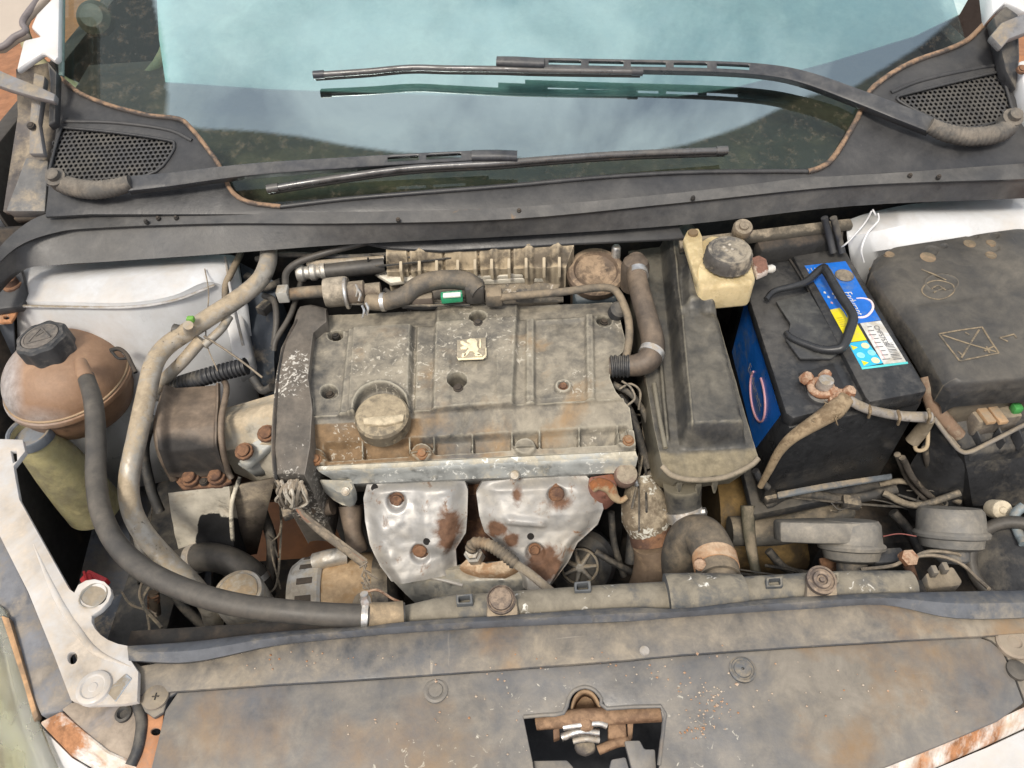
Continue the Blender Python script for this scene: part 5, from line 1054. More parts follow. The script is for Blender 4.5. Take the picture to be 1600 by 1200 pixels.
tube('neck', [W(1066, 756, .79), (1068, 785, .765), (1072, 810, .75)], [.024, .022, .021], airm, ip, seg=20)
tube('clamp_band', [W(1068, 796, .757), W(1072, 812, .748)], .0235, chrome, ip, seg=24)
lathe('clamp_screw', W(1098, 800, .76), (1, -.2, .4), [(.005, -.008), (.006, .004), (0, .006)], chrome, ip, 8)
# ================================================================== radiator
rd = thing('radiator', 'dark plastic radiator top tank with lugs behind the front panel', 'radiator')
rdm = mat('radiator_plastic', (.075, .08, .085), (.22, .195, .15), .45, .6, scale=9, speck=(.7, .68, .62), samt=.055, fine=60)
tank = tube('top_tank', [W(632, 962, .80), (700, 955, .80), (800, 949, .802), (950, 939, .802), (1040, 934, .802), (1200, 924, .802), (1330, 917, .802), (1425, 914, .80)], [.011, .017, .018, .018, .018, .018, .018, .016], rdm, rd, seg=24, squash=.85)
tube('tank_swell', [W(1042, 934, .806), W(1090, 930, .807), W(1160, 926, .804)], [.026, .024, .020], rdm, tank, seg=24)
core = loft('core', [[Vector((-.45, .372, .78)), Vector((.45, .372, .78))], [Vector((-.45, .385, .30)), Vector((.45, .385, .30))]], dark, rd, thick=.03)
for x, y in ((725, 935), (910, 915), (1210, 908), (1298, 902)):
    w_ = 13; z = .826; z2 = .822
    slab('lug', [W(x - w_, y - 6, z), W(x + w_, y - 8, z), W(x + w_ + 1, y + 8, z2), W(x - w_ + 1, y + 9, z2)], .02, rdm, tank, .001, holes=[[W(x - w_ + 4, y - 3, z), W(x + w_ - 4, y - 5, z), W(x + w_ - 4, y + 5, z2), W(x - w_ + 5, y + 6, z2)]])
def mount(x, y, lab_, front):
    m_ = thing('radiator_mount', lab_, 'mount', 'radiator top mounts')
    b = slab('mount_plate', [W(x - 24, y + 28, .822), W(x - 22, y - 2, .826), W(x - 15, y - 15, .828), W(x, y - 20, .828), W(x + 15, y - 16, .828), W(x + 24, y - 3, .826), W(x + 28, y + 24, .822)], .02, mat('mount_tan', (.17, .14, .11), (.35, .28, .2), .6, .7, scale=14), m_, .004)
    lathe('rubber_bush', W(x, y, .829), (0, -.15, 1), [(.0155, -.003), (.0155, .003), (.013, .004), (.0125, .002), (.010, .002), (.009, .0045), (.006, .0045), (.005, .002), (.003, .002), (.0025, .005), (0, .005)] if front else [(.0155, -.003), (.0155, .002), (.0145, .003), (.0135, .001), (.012, .001), (.0115, .004), (0, .0045)], mat('bush_rubber', (.09, .07, .06), (.25, .19, .14), .5, .7, scale=30), m_, 32)
mount(783, 937, 'tan radiator mount with a plain round rubber bush', False)
mount(1283, 907, 'tan radiator mount with concentric rubber rings', True)
# coolant hose from the expansion tank to the radiator
hh = thing('coolant_hose', 'long dark coolant hose looping from the expansion tank to the radiator', 'hose')
tube('hose', [W(134, 588, .865), (146, 630, .865), (150, 690, .855), (150, 745, .845), (158, 800, .84), (182, 850, .838), (225, 890, .836), (290, 922, .834), (370, 945, .832), (470, 957, .828), (560, 962, .822), (632, 960, .812)], [.0105, .0115, .012, .012, .012, .012, .0125, .0125, .0125, .0125, .0125, .0125], rubber, hh, seg=20, res=8)
tube('hose_sleeve', [W(576, 961, .822), W(605, 961, .816), W(630, 959, .813)], .0138, mat('sleeve_tan', (.2, .155, .1), (.36, .27, .17), .55, .7, scale=14), hh, seg=20)
tube('clamp_band', [W(566, 962, .8215), W(576, 962, .8205)], .0145, chrome, hh, seg=24)
lathe('clamp_screw', W(571, 938, .836), (0, .3, 1), [(.006, -.006), (.006, .002), (.0045, .004), (.0045, .010), (0, .010)], chrome, hh, 8)
# ================================================================== expansion tank
et = thing('expansion_tank', 'round brown stained coolant expansion tank with a black lobed cap', 'coolant tank')
tc_ = W(108, 594, .80)
pr = [(.045, -.075), (.068, -.055), (.080, -.028), (.0835, -.006), (.0885, -.004), (.089, .0), (.0885, .0035), (.0845, .005)]
for k in range(1, 13):
    a = math.pi / 2 * k / 12; pr.append((.0845 * math.cos(a) if k < 12 else 0, .005 + .064 * math.sin(a)))
tb_ = lathe('tank_shell', tc_, (0, 0, 1), pr, tankm, et, 64, ang=50)
set_stain(tb_, lambda x, y: max(.62 * (1 - sst(8, 60, x)) , .5 * blob(x, y, 60, 655, 90, 40), .25 * blob(x, y, 195, 580, 30, 40)))  # pale plastic edges; the left side's highlight is put into the colour too
ring('weld_seam', tc_ + Vector((0, 0, .0065)), (0, 0, 1), .0848, .0018, mat('seam_tan_tank', (.33, .235, .145), None, 0, .6), tb_, 64)
cpm = mat('tank_cap_black', (.035, .037, .04), (.12, .11, .1), .4, .55, scale=20)
cpc = W(80, 548, .862)
lathe('cap_neck', cpc, (-.06, 0, 1), [(.028, -.02), (.028, .002)], tankm, et, 24)
cp = lathe('cap', cpc, (-.06, .02, 1), [(.030, -.006), (.0335, -.003), (.0335, .024), (.031, .028), (.026, .029), (.025, .0275), (0, .0275)], cpm, et, 96, lobes=(8, .045, .0295), ang=30)
lathe('embossed_disc', cpc + Vector((-.06, .02, 1)).normalized() * .0275, (-.06, .02, 1), [(.0245, -.001), (.0245, .0012), (.0235, .0016), (.0215, .0016), (.021, .0006), (0, .0006)], mat('cap_top', (.08, .075, .07), (.17, .15, .13), .5, .65, scale=30), cp, 40)
ex_, ey_, ez_ = frame((-.06, .02, 1)); cc = cpc + ez_ * .0285
for a0, a1 in ((90, 210), (210, 330), (330, 90)):
    p0 = cc + (ex_ * math.cos(R(a0 + 15)) + ey_ * math.sin(R(a0 + 15))) * .018; p1 = cc + (ex_ * math.cos(R(a1 + 15)) + ey_ * math.sin(R(a1 + 15))) * .018
    tube('warning_mark', [p0, p1], .0013, mat('cap_top', (.1,) * 3), cp, seg=6, res=2)
tube('warning_mark', [cc - ex_ * .006, cc + ey_ * .008 + ex_ * .002], .0013, mat('cap_top', (.1,) * 3), cp, seg=6, res=2)
tube('hose_spigot', [W(126, 566, .868), W(130, 578, .868), W(135, 592, .866)], [.008, .0095, .0105], tankm, tb_, seg=16)
tube('wire_clip', [W(172, 548, .85), W(185, 545, .85), W(197, 553, .845), W(206, 570, .84), W(212, 582, .835)], .0032, dark, et, seg=8)
tube('wire_clip', [W(175, 550, .85), W(185, 560, .846), W(198, 560, .843)], .002, dark, et, seg=8)
# washer filler
wf = thing('washer_filler_neck', 'yellowed washer filler neck with a grey open rim at left', 'filler neck')
wc = W(44, 672, .79)
lathe('neck', wc, (0, 0, 1), [(.042, -.20), (.040, -.15), (.036, -.09), (.031, -.04), (.028, -.014), (.027, -.004), (.025, -.004), (.026, -.03), (.02, -.10), (0, -.10)], neckm, wf, 40)
lathe('rim', wc, (0, 0, 1), [(.0275, -.018), (.030, -.016), (.031, -.003), (.030, .0), (.0275, .0005), (.0255, -.002), (.0255, -.014)], mat('rim_blue_grey', (.2, .22, .25), DU, .3, .5), wf, 40)
# AC pipes
ac = thing('air_conditioning_pipe', 'bent dull aluminium air conditioning pipe running down the left side', 'pipe')
pm = mat('pipe_alum_dirty', (.40, .37, .32), (.36, .29, .2), .5, .5, .5, scale=16, speck=(.06, .05, .04), samt=.035)
tube('pipe', [W(420, 388, .91), (418, 412, .912), (404, 440, .91), (370, 468, .905), (330, 494, .90), (290, 520, .895), (258, 543, .89), (240, 570, .885), (229, 615, .872), (215, 680, .85), (202, 745, .825), (204, 790, .805), (222, 830, .785), (258, 872, .755), (300, 912, .72), (325, 945, .68), (335, 975, .64)], [.0125] * 6 + [.0125] * 11, pm, ac, seg=18)
tube('service_port', [W(296, 517, .905), W(294, 508, .922)], [.0075, .0065], pm, ac, seg=12)
lathe('port_cap', W(278, 516, .90), (-1, .2, .2), [(.006, -.006), (.008, 0), (.008, .006), (0, .007)], rubber, ac, 12)
box('green_tag', W(298, 499, .918), .010, .008, .008, mat('leaf_green', (.12, .28, .05), None, 0, .6), ac, bevel=.002)
tube('branch_pipe', [W(315, 530, .885), W(285, 565, .865), W(252, 598, .83), W(240, 620, .80)], .0085, pm, ac)
tube('branch_pipe', [W(376, 396, .90), W(362, 425, .90), W(353, 445, .89), W(352, 470, .875)], .005, rubberlt, ac)
tube('bracket_rail', [W(318, 540, .88), W(345, 515, .885), W(358, 495, .888)], .006, pm, ac)
cw = thing('corrugated_loom', 'black corrugated loom running from the mount to the strut tower', 'cable')
tube('loom', [W(250, 620, .80), W(270, 605, .815), W(310, 592, .83), W(345, 582, .835), W(385, 572, .84)], .0115, darkpl, cw, corr=(.006, .10))
tube('thin_wire', [W(318, 525, .90), W(350, 545, .88), W(385, 570, .86), W(410, 590, .85)], .0015, wirem, cw, seg=6)
tube('thin_wire', [W(320, 420, .91), W(326, 460, .90), W(322, 530, .88), W(340, 580, .86)], .0009, wirem, cw, seg=6)
sh_ = thing('dark_plastic_shroud', 'dark blue grey plastic shroud between the strut tower and belt cover', 'shroud')
grid('shroud', [(375, 410, .86), (385, 480, .83), (395, 560, .78), (405, 600, .74)], [(430, 440, .86), (432, 500, .83), (428, 560, .78), (430, 610, .74)], 12, 20, None, mat('shroud_blue', (.05, .06, .075), DU, .25, .5), sh_, skirt=.10, drop=(0, 0, -1))
tube('shroud_cable', [W(412, 462, .88), W(428, 470, .88), W(432, 500, .87), W(428, 540, .85)], .0045, rubber, sh_)
tube('shroud_cable', [W(470, 440, .88), W(455, 490, .875), W(432, 530, .865), W(428, 548, .855)], .004, rubber, sh_)
# dryer can
dc = thing('receiver_dryer', 'dull aluminium receiver dryer can low behind the front panel', 'canister')
cc_ = W(371, 925, .70)
lathe('can', cc_, (0, 0, 1), [(.033, -.20), (.033, -.004), (.031, .0), (.027, .0005), (.026, -.001), (.0, -.001)], alum, dc, 40)
lathe('lid', cc_, (0, 0, 1), [(.0255, -.002), (.0255, .0006), (.012, .0010), (.010, .002), (0, .002)], mat('lid_tan', (.42, .37, .29), (.36, .27, .17), .5, .7, .2, scale=30), dc, 32)
# lower hose and misc left
lh = thing('lower_hose', 'thick dark lower hose crossing behind the receiver dryer', 'hose')
tube('hose', [W(280, 880, .64), W(320, 870, .66), W(360, 878, .66), W(395, 900, .64), W(410, 930, .60)], .020, rubber, lh, seg=18)
sp = thing('coil_spring', 'small rusty coil spring fitting in the dark left corner', 'spring')
tube('spring', [W(240 + 8 * math.cos(k * 1.05), 930 + k * .75 + 3 * math.sin(k * 1.05), .62 - k * .0009) for k in range(36)], .0022, rusty, sp, seg=6, res=3)
tube('core', [W(240, 925, .62), W(243, 960, .59)], .0075, bracketm, sp)
rt = thing('red_tag', 'red ribbed plastic tag beside the white front rail', 'clip')
slab('tag_body', [W(123, 905, .75), W(138, 889, .75), W(168, 903, .75), W(160, 912, .75), W(130, 916, .75)], .012, redm, rt, .002)
for k in range(3): tube('tag_rib', [W(131 + k * 7, 893 + k * 3, .7515), W(136 + k * 9, 912 - k * 1, .7515)], .0015, redm, rt, seg=6)
wl = thing('washer_bottle', 'dark blue grey washer bottle shape deep in the left corner', 'bottle')
lathe('bottle', W(185, 985, .52), (0, 0, 1), [(.075, -.25), (.075, -.02), (.065, -.004), (.03, .0), (0, .002)], mat('bottle_blue', (.05, .06, .08), DU, .2, .5), wl, 32)
lw = thing('stray_wires', 'thin tangled stray wires in the dark left corner', 'wire')
tube('wire', [W(190, 925, .66), W(205, 945, .66), W(235, 955, .65), W(245, 965, .65)], .0016, wirem, lw, seg=6)
tube('wire', [W(230, 960, .65), W(233, 985, .65), W(222, 1005, .64)], .0016, wirem, lw, seg=6)
tube('wire', [W(222, 910, .66), W(218, 930, .66), W(228, 952, .65), W(245, 960, .65)], .0018, wirem, lw, seg=6)
tube('wire', [W(205, 800, .72), W(215, 840, .70), W(222, 872, .68)], .006, pm, lw, seg=8)
# torn wires below the belt cover
tw = thing('torn_wiring', 'frayed bundle of torn wires hanging below the belt cover', 'wire')
random.seed(11)
fw_ = mat('fray_pale', (.45, .41, .34), (.25, .2, .15), .5, .9, scale=60)
for k in range(26):
    x = 430 + random.uniform(0, 44); y = 752 + random.uniform(-4, 6)
    tube('strand', [W(x, y, .842), W(x + random.uniform(-8, 8), y + 14, .838), W(x + random.uniform(-12, 12), y + random.uniform(22, 36), .81), W(452 + random.uniform(-10, 10), 792 + random.uniform(-6, 6), .79)], random.uniform(.0012, .0025), fw_ if random.random() < .7 else wirem, tw, seg=5, res=5)
for k in range(6):
    o_ = random.uniform(-4, 4)
    tube('wire', [W(455 + o_, 770, .81), (470 + o_, 800, .79), (500 + o_ * 2, 826, .765), (535 + o_ * 2, 852, .745), (570 + o_, 876, .73)], .0022, wirem if k % 3 else mat('wire_rose', (.3, .13, .08), DU, .4, .8), tw, seg=6)
tube('sheath', [W(476, 805, .78), (500, 828, .762), (535, 854, .742), (568, 880, .725)], .0058, wirem, tw, seg=10)
for k in range(9):
    x = 565 + random.uniform(-8, 14); y = 895 + random.uniform(-18, 22)
    tube('wire', [W(x, y, .73), W(x + random.uniform(-10, 10), y + random.uniform(-4, 16), .735), W(x + random.uniform(-8, 14), y + random.uniform(8, 26), .73)], .0013, wirem, tw, seg=5, res=5)
tube('copper_wire', [W(572, 925, .80), (590, 922, .80), (612, 935, .80), (628, 942, .80)], .0015, copper, tw, seg=6)
bs = thing('belt_area_bracket', 'dark steel brackets and tabs under the left end of the cylinder head', 'bracket')
tube('tab', [W(470, 800, .74), W(520, 790, .75)], .012, bracketm, bs, seg=12)
slab('plate', [W(478, 745, .815), W(490, 742, .815), W(496, 790, .77), W(486, 800, .765)], .01, bracketm, bs, .002)
tube('tab', [W(548, 790, .74), W(552, 830, .72), W(560, 860, .70)], [.016, .012, .014], bracketm, bs, seg=14)
# ================================================================== horns
def horn(x, y, z, s, lab_, scoop):
    h = thing('horn', lab_, 'horn', 'horns by the radiator'); c_ = W(x, y, z)
    ax = Vector((.08, .82, .62)).normalized()
    d = lathe('horn_disc', c_, ax, [(.0, -.020), (.026 * s, -.020), (.034 * s, -.016), (.036 * s, -.006), (.041 * s, -.004), (.042 * s, .0), (.041 * s, .002), (.038 * s, .004), (.0365 * s, .026), (.033 * s, .031), (0, .033)], hornm, h, 48)
    lathe('horn_coil', c_ - ax * .020, -ax, [(.019 * s, 0), (.019 * s, .012), (.015 * s, .016), (0, .016)], mat('horn_coil_dark', (.1, .1, .1), DU, .4, .6), h, 24)
    if scoop:
        a = c_ + ax * .031
        sx = W(x - 118, y - 6, z + .02) - W(x, y - 6, z + .02)
        pts = [a + Vector((0, 0, 0)) + ax.cross(Vector((1, 0, 0))).normalized() * .034, a + sx * .55 + ax.cross(Vector((1, 0, 0))).normalized() * .03, a + sx * 1.0 + ax.cross(Vector((1, 0, 0))).normalized() * .016, a + sx * 1.02 - ax.cross(Vector((1, 0, 0))).normalized() * .016, a + sx * .55 - ax.cross(Vector((1, 0, 0))).normalized() * .030, a - ax.cross(Vector((1, 0, 0))).normalized() * .034]
        slab('horn_mouth', pts, .026, hornm, h, .004, dirn=-ax)
    return h
horn(1330, 852, .735, .95, 'grey snail horn with a wide mouth above the radiator', True)
horn(1486, 833, .745, 1.02, 'grey round disc horn near the fuse box', False)
hbk = thing('horn_bracket', 'thin rusty bracket and wires strung between the two horns', 'bracket')
slab('bracket', [W(1280, 872, .70), W(1310, 868, .70), W(1316, 905, .68), W(1290, 912, .68)], .006, rusty, hbk, .001)
tube('wire', [W(1345, 890, .75), (1395, 884, .755), (1420, 872, .76), (1460, 868, .76), (1500, 880, .76), (1528, 905, .77), (1545, 920, .79)], .0022, wirem, hbk, seg=6)
tube('wire', [W(1420, 876, .757), (1450, 862, .755), (1490, 864, .75), (1500, 868, .745)], .0022, wirem, hbk, seg=6)
tube('wire', [W(1380, 838, .76), (1405, 834, .76), (1432, 838, .76)], .0007, mat('thin_red_wire', (.2, .06, .05), None, 0, .7), hbk, seg=6)
tube('bolt_shank', [W(1412, 868, .76), W(1422, 890, .74), W(1432, 912, .72)], [.007, .006, .0045], rusty, hbk, seg=10)
box('connector', W(1385, 872, .735), .04, .02, .016, darkpl, hbk, bevel=.003)
lathe('rusty_nut', W(1420, 872, .765), (0, -.3, 1), [(.010, -.004), (.010, .004), (.004, .006), (0, .006)], copper, hbk, 6)
cl_ = thing('clip_stand', 'grey plastic clip stand beside the right horn', 'clip')
slab('clip_base', [W(1446, 895, .78), W(1490, 884, .78), W(1505, 908, .77), W(1500, 915, .77), W(1452, 920, .77)], .02, mat('clip_grey', (.17, .155, .135), DU, .5, .7), cl_, .003)
for x, y in ((1458, 893), (1475, 888)): box('clip_tab', W(x, y, .785), .006, .01, .012, mat('clip_grey', (.1,) * 3), cl_, bevel=.001)
wb = thing('white_bolt_boss', 'pale round bolt boss at the right edge by the fuse box', 'bolt')
lathe('boss', W(1565, 797, .74), (-.1, -.6, .8), [(.012, -.02), (.013, 0), (.012, .003), (.005, .003), (.004, .005), (0, .005)], mat('boss_cream', (.55, .48, .36), DU, .3, .7), wb, 20)
tube('boss_stem', [W(1566, 800, .73), W(1572, 830, .70)], .010, bracketm, wb)
rb = thing('right_duct', 'dark round rubber duct at the far right behind the front panel', 'duct')
ring('duct_rim', W(1590, 880, .72), (-.5, -.5, .7), .050, .008, rubber, rb)
tube('duct_body', [W(1590, 880, .72), W(1640, 900, .62)], [.046, .05], darkpl, rb, seg=24)
tube('duct_lead', [W(1600, 790, .76), (1585, 805, .75), (1590, 830, .74), (1600, 850, .74)], .006, mat('lead_blue_grey', (.2, .24, .26), DU, .3, .6), rb, seg=8)
# ================================================================== front slam panel
sp_ = thing('slam_panel', 'dusty grey front slam panel cover with a latch opening', 'panel')
zs = lambda y: .812 - .022 * (y - 960) / 240.
up_top = [(199, 1020), (219, 1040), (304, 1026), (371, 1010), (540, 992), (700, 975), (970, 962), (1060, 956), (1296, 944), (1380, 940), (1448, 950), (1500, 960), (1640, 956)]
seam = [(214, 1086), (277, 1080), (430, 1069), (540, 1063), (700, 1052), (970, 1032), (1060, 1023), (1250, 1010), (1400, 1001), (1532, 994), (1640, 986)]
slab('upper_strip', [W(x, y, zs(y) + .004) for x, y in up_top] + [W(x, y, zs(y) + .004) for x, y in reversed(seam)], .006, slam, sp_, .0015)
hole_ = [(818, 1120), (850, 1117), (880, 1114), (888, 1092), (897, 1079), (914, 1073), (930, 1079), (940, 1092), (948, 1107), (1032, 1103), (1037, 1133), (1034, 1160), (1030, 1196), (1026, 1216), (836, 1216), (832, 1188), (824, 1150)]
low = [(x, y + 2.0) for x, y in seam[1:9]] + [(1440, 1000), (1532, 996), (1548, 1002), (1566, 1017), (1582, 1050), (1600, 1098), (1560, 1126), (1470, 1164), (1350, 1212), (1340, 1260), (230, 1260), (236, 1200), (258, 1110)]
slab('lower_panel', [W(x, y, zs(y)) for x, y in low], .006, slam2, sp_, .0015, holes=[[W(x, y, zs(y)) for x, y in hole_]])
tube('opening_edge', [W(x, y, zs(y) - .001) for x, y in hole_[:13]], .0022, slam2, sp_, seg=8, res=2)
# right end piece and left end piece
slab('end_piece', [W(x, y, zs(y) - .001) for x, y in ((1536, 994), (1650, 985), (1650, 1080), (1602, 1097), (1584, 1050), (1568, 1016), (1550, 1001))], .006, slam, sp_, .0015)
wsr = lathe('washer', W(1583, 1005, zs(1005)), (0, 0, 1), [(.0165, -.004), (.017, .002), (.015, .004), (.007, .0042), (.006, .0025), (0, .0025)], mat('washer_tan', (.27, .22, .17), DU, .5, .7), sp_, 28)
lathe('rubber_stop', W(1588, 1048, zs(1048)), (0, 0, 1), [(.010, -.002), (.010, .003), (.006, .005), (0, .005)], rubber, sp_, 20)
slab('left_plate', [W(x, y, zs(y) - .010) for x, y in ((96, 1108), (112, 1097), (190, 1102), (214, 1098), (222, 1104), (220, 1150), (208, 1192), (165, 1174), (130, 1142))], .005, mat('left_plate_grey', (.22, .20, .19), (.34, .28, .22), .45, .65, scale=9), sp_, .0015)
slab('left_tab', [W(x, y, zs(y) + .001) for x, y in ((216, 1050), (277, 1044), (280, 1080), (262, 1090), (256, 1112), (240, 1122), (226, 1112), (220, 1100), (214, 1094))], .006, slam, sp_, .0015)
slab('left_tab', [W(x, y, zs(y) - .006) for x, y in ((228, 1112), (256, 1114), (248, 1190), (240, 1215), (212, 1200))], .004, mat('rusty_tab_front', (.36, .24, .17), (.42, .2, .1), .45, .8, scale=10), sp_, .001, holes=[[W(x, y, zs(y) - .006) for x, y in hole(243, 1143, 8, 6, 0)[:14] and [(a, b) for a, b, c in hole(243, 1143, 8, 6, 0)]]])
tube('plate_fold', [W(216, 1100, zs(1100) - .006), W(222, 1130, zs(1130) - .006), W(216, 1170, zs(1170) - .006), W(205, 1196, zs(1196) - .006)], .006, darkpl, sp_, seg=10)
sc1 = lathe('screw', W(243, 1088, zs(1088) + .003), (0, 0, 1), [(.0135, -.002), (.0135, .001), (.010, .003), (0, .0034)], mat('screw_tan', (.22, .19, .16), DU, .5, .7), sp_, 24)
for a in (0, math.pi / 2): tube('cross_slot', [W(243, 1088, zs(1088) + .0066) + Vector((math.cos(a), math.sin(a), 0)) * -.0035, W(243, 1088, zs(1088) + .0066) + Vector((math.cos(a), math.sin(a), 0)) * .0035], .0007, dark, sc1, seg=6, res=2)
lathe('eyelet', W(194, 1116, zs(1116) - .010), (0, 0, 1), [(.0085, -.001), (.0085, .003), (.006, .004), (.004, .001), (0, .001)], darkpl, sp_, 20)
lathe('rubber_plug', W(1160, 1046, zs(1046)), (0, 0, 1), [(.0135, -.002), (.0135, .0015), (.0115, .0025), (.011, .0015), (.009, .0015), (.0085, .0025), (.0015, .003), (.0013, .0), (0, .0)], mat('plug_blue_grey', (.085, .092, .1), DU, .25, .6), sp_, 32)
lathe('push_rivet', W(681, 1079, zs(1079)), (0, 0, 1), [(.0125, -.002), (.0125, .0012), (.010, .002), (.0075, .0012), (.007, .0025), (.004, .003), (0, .002)], slam2, sp_, 28)
lathe('small_rivet', W(1007, 1017, zs(1017) + .004), (0, 0, 1), [(.0055, -.001), (.005, .0012), (0, .0016)], mat('rivet_pale', (.32, .3, .28), DU, .3, .6), sp_, 16)
# front lip seal
tl = [(199, 1009), (300, 1002), (430, 987), (540, 979), (632, 971), (800, 960), (970, 949), (1060, 950), (1160, 940), (1262, 931), (1397, 926), (1500, 924), (1640, 921)]
bl_ = [(201, 1032), (300, 1034), (430, 1008), (540, 996), (632, 988), (800, 978), (970, 971), (1060, 964), (1160, 957), (1262, 951), (1380, 945), (1495, 966), (1640, 964)]
ml = [((a[0] + b[0]) / 2, a[1] + (b[1] - a[1]) * .45) for a, b in zip(tl, bl_)]
lip = thing('front_seal', 'dark rubber sealing lip along the back edge of the slam panel', 'seal')
lipm = mat('lip_rubber', (.085, .092, .105), (.2, .18, .15), .35, .55, scale=9)
loft('lip', [[W(x, y, .800) for x, y in tl], [W(x, y + 1, .822) for x, y in tl], [W(x, y, .828) for x, y in ml], [W(x, y, .820) for x, y in bl_], [W(x, y + 3, .806) for x, y in bl_]], lipm, lip, thick=.003, res=5, ang=45)
# ------------------------------------------------------------------ latch in the opening
la = thing('bonnet_latch', 'rusty bonnet latch mechanism inside the slam panel opening', 'latch')
lrm = mat('latch_rust', (.17, .10, .06), (.30, .19, .115), .5, .7, .2, scale=25)
zb = .775
tube('rail', [W(838, 1130, zb), W(880, 1124, zb + .004), (935, 1120, zb + .004), (990, 1116, zb), (1032, 1114, zb)], [.007, .009, .009, .009, .009], lrm, la, seg=12)
loft('striker_pocket', [[W(890, 1128, .775), W(893, 1098, .785), W(902, 1082, .79), W(914, 1077, .79), W(927, 1082, .79), W(937, 1098, .785), W(944, 1124, .775)],
                        [W(893, 1130, .755), W(898, 1102, .755), W(906, 1090, .755), W(914, 1086, .755), W(924, 1090, .755), W(932, 1102, .755), W(938, 1126, .755)]], mat('pocket_brown', (.24, .15, .085), (.34, .23, .14), .5, .8, scale=14), la, thick=.002, res=4)
slab('pocket_floor', [W(890, 1130, .757), W(897, 1098, .757), W(914, 1082, .757), W(931, 1098, .757), W(942, 1128, .757)], .003, mat('pocket_brown', (.2,) * 3), la, 0)
tube('spring_bar', [W(880, 1136, .78), W(905, 1133, .782), W(935, 1130, .782), W(948, 1134, .78)], .0035, chrome, la, seg=8)
tube('catch', [W(878, 1152, .77), W(905, 1143, .774), W(936, 1145, .772)], .0042, chrome, la, seg=8)
tube('catch', [W(896, 1158, .765), W(915, 1154, .768), W(936, 1156, .765)], .0035, chrome, la, seg=8)
lathe('pivot', W(916, 1130, .782), (0, -.4, .9), [(.008, -.006), (.008, .002), (.004, .005), (0, .005)], lrm, la, 14)
slab('side_plate', [W(864, 1140, .77), W(874, 1136, .77), W(875, 1152, .765), (W(865, 1156, .765))], .01, lrm, la, .001)
slab('side_plate', [W(950, 1132, .77), W(978, 1128, .77), W(980, 1152, .765), W(950, 1154, .765)], .012, lrm, la, .002)
slab('side_plate', [W(980, 1130, .772), W(990, 1128, .772), W(988, 1154, .765), W(982, 1156, .765)], .012, lrm, la, .001)
slab('lower_hook', [W(896, 1160, .76), W(930, 1158, .76), W(932, 1172, .755), W(915, 1180, .755), W(900, 1174, .755)], .01, mat('hook_grey', (.08, .07, .065), DU, .3, .7), la, .003)
tube('link', [W(935, 1172, .755), W(965, 1160, .76), W(985, 1158, .76)], .005, lrm, la, seg=8)
rel = slab('release_lever', [W(975, 1157, .79), W(1000, 1156, .79), W(1007, 1170, .788), W(1024, 1170, .788), W(1027, 1215, .78), W(990, 1215, .78)], .006, slam2, la, .002)
slab('tab', [W(832, 1188, .782), W(886, 1187, .782), W(896, 1198, .782), W(900, 1225, .778), W(836, 1225, .778)], .005, slam2, la, .002)
slab('tab', [W(955, 1186, .782), W(978, 1182, .782), W(990, 1225, .778), W(946, 1225, .778)], .005, slam2, la, .002)
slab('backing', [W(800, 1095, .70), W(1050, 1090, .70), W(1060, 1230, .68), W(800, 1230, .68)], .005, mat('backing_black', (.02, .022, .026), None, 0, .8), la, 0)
# ------------------------------------------------------------------ headlamp
hl = thing('headlamp', 'yellowed plastic headlamp lens in the lower left corner', 'headlamp')
loft('lens', [[W(-40, 930, .80), W(-5, 945, .80), W(12, 968, .80), W(38, 1060, .792), W(55, 1120, .785), W(100, 1230, .765)],
              [W(-40, 950, .79), W(-20, 965, .79), W(-2, 1000, .79), W(18, 1080, .782), W(38, 1150, .773), W(70, 1230, .76)],
              [W(-40, 1000, .77), W(-38, 1040, .77), W(-30, 1080, .765), W(-10, 1140, .758), W(10, 1190, .75), W(30, 1240, .745)],
              [W(-90, 1000, .72), W(-90, 1040, .72), W(-90, 1080, .71), W(-80, 1140, .70), W(-60, 1190, .69), W(-40, 1240, .68)]], lensm, hl, thick=.003, res=6)
slab('reflector', [W(-80, 1000, .74), W(0, 1030, .74), W(70, 1210, .72), W(60, 1260, .70), W(-80, 1260, .70)], .004, chrome, hl, 0)
for k in range(4): tube('lens_rib', [W(-6 + 12 * k, 1075 + 20 * k, .75), W(8 + 12 * k, 1130 + 14 * k, .745), W(20 + 12 * k, 1200 + 8 * k, .735)], .004, mat('rib_pale', (.6, .62, .5), None, 0, .3), hl, seg=8)
slab('lamp_rim', [W(0, 960, .803), W(14, 965, .803), W(60, 1118, .788), W(52, 1128, .786), W(36, 1070, .793)], .01, mat('rim_orange_dust', (.2, .14, .09), (.46, .28, .15), .55, .8, scale=10), hl, .002)
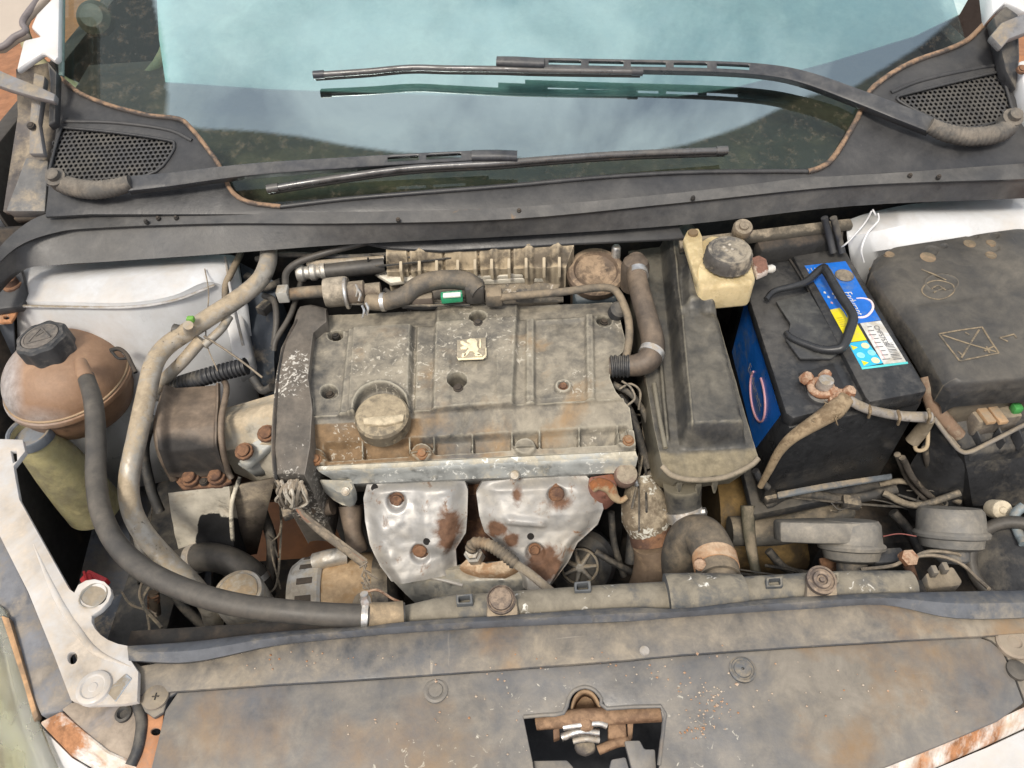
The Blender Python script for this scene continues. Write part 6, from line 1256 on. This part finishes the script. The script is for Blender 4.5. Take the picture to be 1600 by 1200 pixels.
slab('gap_channel', [W(-40, 770, .80), W(0, 834, .80), W(44, 925, .80), W(86, 1023, .795), W(113, 1097, .79), W(96, 1112, .785), W(64, 1118, .785), W(36, 1062, .79), W(12, 966, .795), W(-40, 900, .80)], .03, mat('channel_grime', (.17, .175, .19), (.25, .22, .185), .3, .8, scale=10), hl, .002)
# loose thin threads over the right wing
tr_ = thing('white_threads', 'thin white threads hanging down the right strut tower', 'string')
for a in ([(1362, 330, .93), (1350, 350, .91), (1325, 378, .90), (1312, 388, .885)], [(1372, 333, .93), (1372, 345, .92), (1355, 365, .905), (1346, 390, .89), (1350, 410, .87)], [(1364, 328, .93), (1368, 336, .93)]):
    tube('thread', [W(p) for p in a], .0014, mat('thread_white', (.6, .6, .6), None, 0, .8), tr_, seg=5)
# crumbs of grit on the front panel, too small to pick apart
random.seed(21); V = []; Fc = []
cl = [(1110, 1100, 40, 40), (1095, 1140, 30, 14), (1090, 1060, 120, 30), (700, 1110, 260, 60), (1300, 1080, 180, 50), (900, 1040, 300, 20), (450, 1030, 180, 20)]
for k in range(230):
    cx, cy, a, b = cl[int(random.random() ** 1.4 * len(cl))]; x = random.gauss(cx, a * .5); y = random.gauss(cy, b * .5)
    if inpoly(x, y, [(q[0], q[1]) for q in hole_]) or not (250 < x < 1560 and 1000 < y < 1195): continue
    sy_ = 1079 - (x - 277) * .0675; z0 = zs(y) + (.004 if y < sy_ else 0); r = random.uniform(.0005, .0016) * (1.5 if random.random() < .06 else 1)
    p = W(x, y, z0 + r * .5); n0 = len(V)
    for d in ((1, 0, 0), (-1, 0, 0), (0, 1, 0), (0, -1, 0), (0, 0, 1), (0, 0, -1)): V.append(p + Vector(d) * r * random.uniform(.6, 1.2))
    for t in ((0, 2, 4), (2, 1, 4), (1, 3, 4), (3, 0, 4), (2, 0, 5), (1, 2, 5), (3, 1, 5), (0, 3, 5)): Fc.append(tuple(n0 + q for q in t))
gr = mk('grit', V, Fc, mat('grit_crumbs', (.5, .42, .33), (.4, .2, .1), .5, .9, scale=60)); tag(gr, 'pale and rusty grit crumbs scattered on the slam panel', 'grit', kind='stuff')
finish()
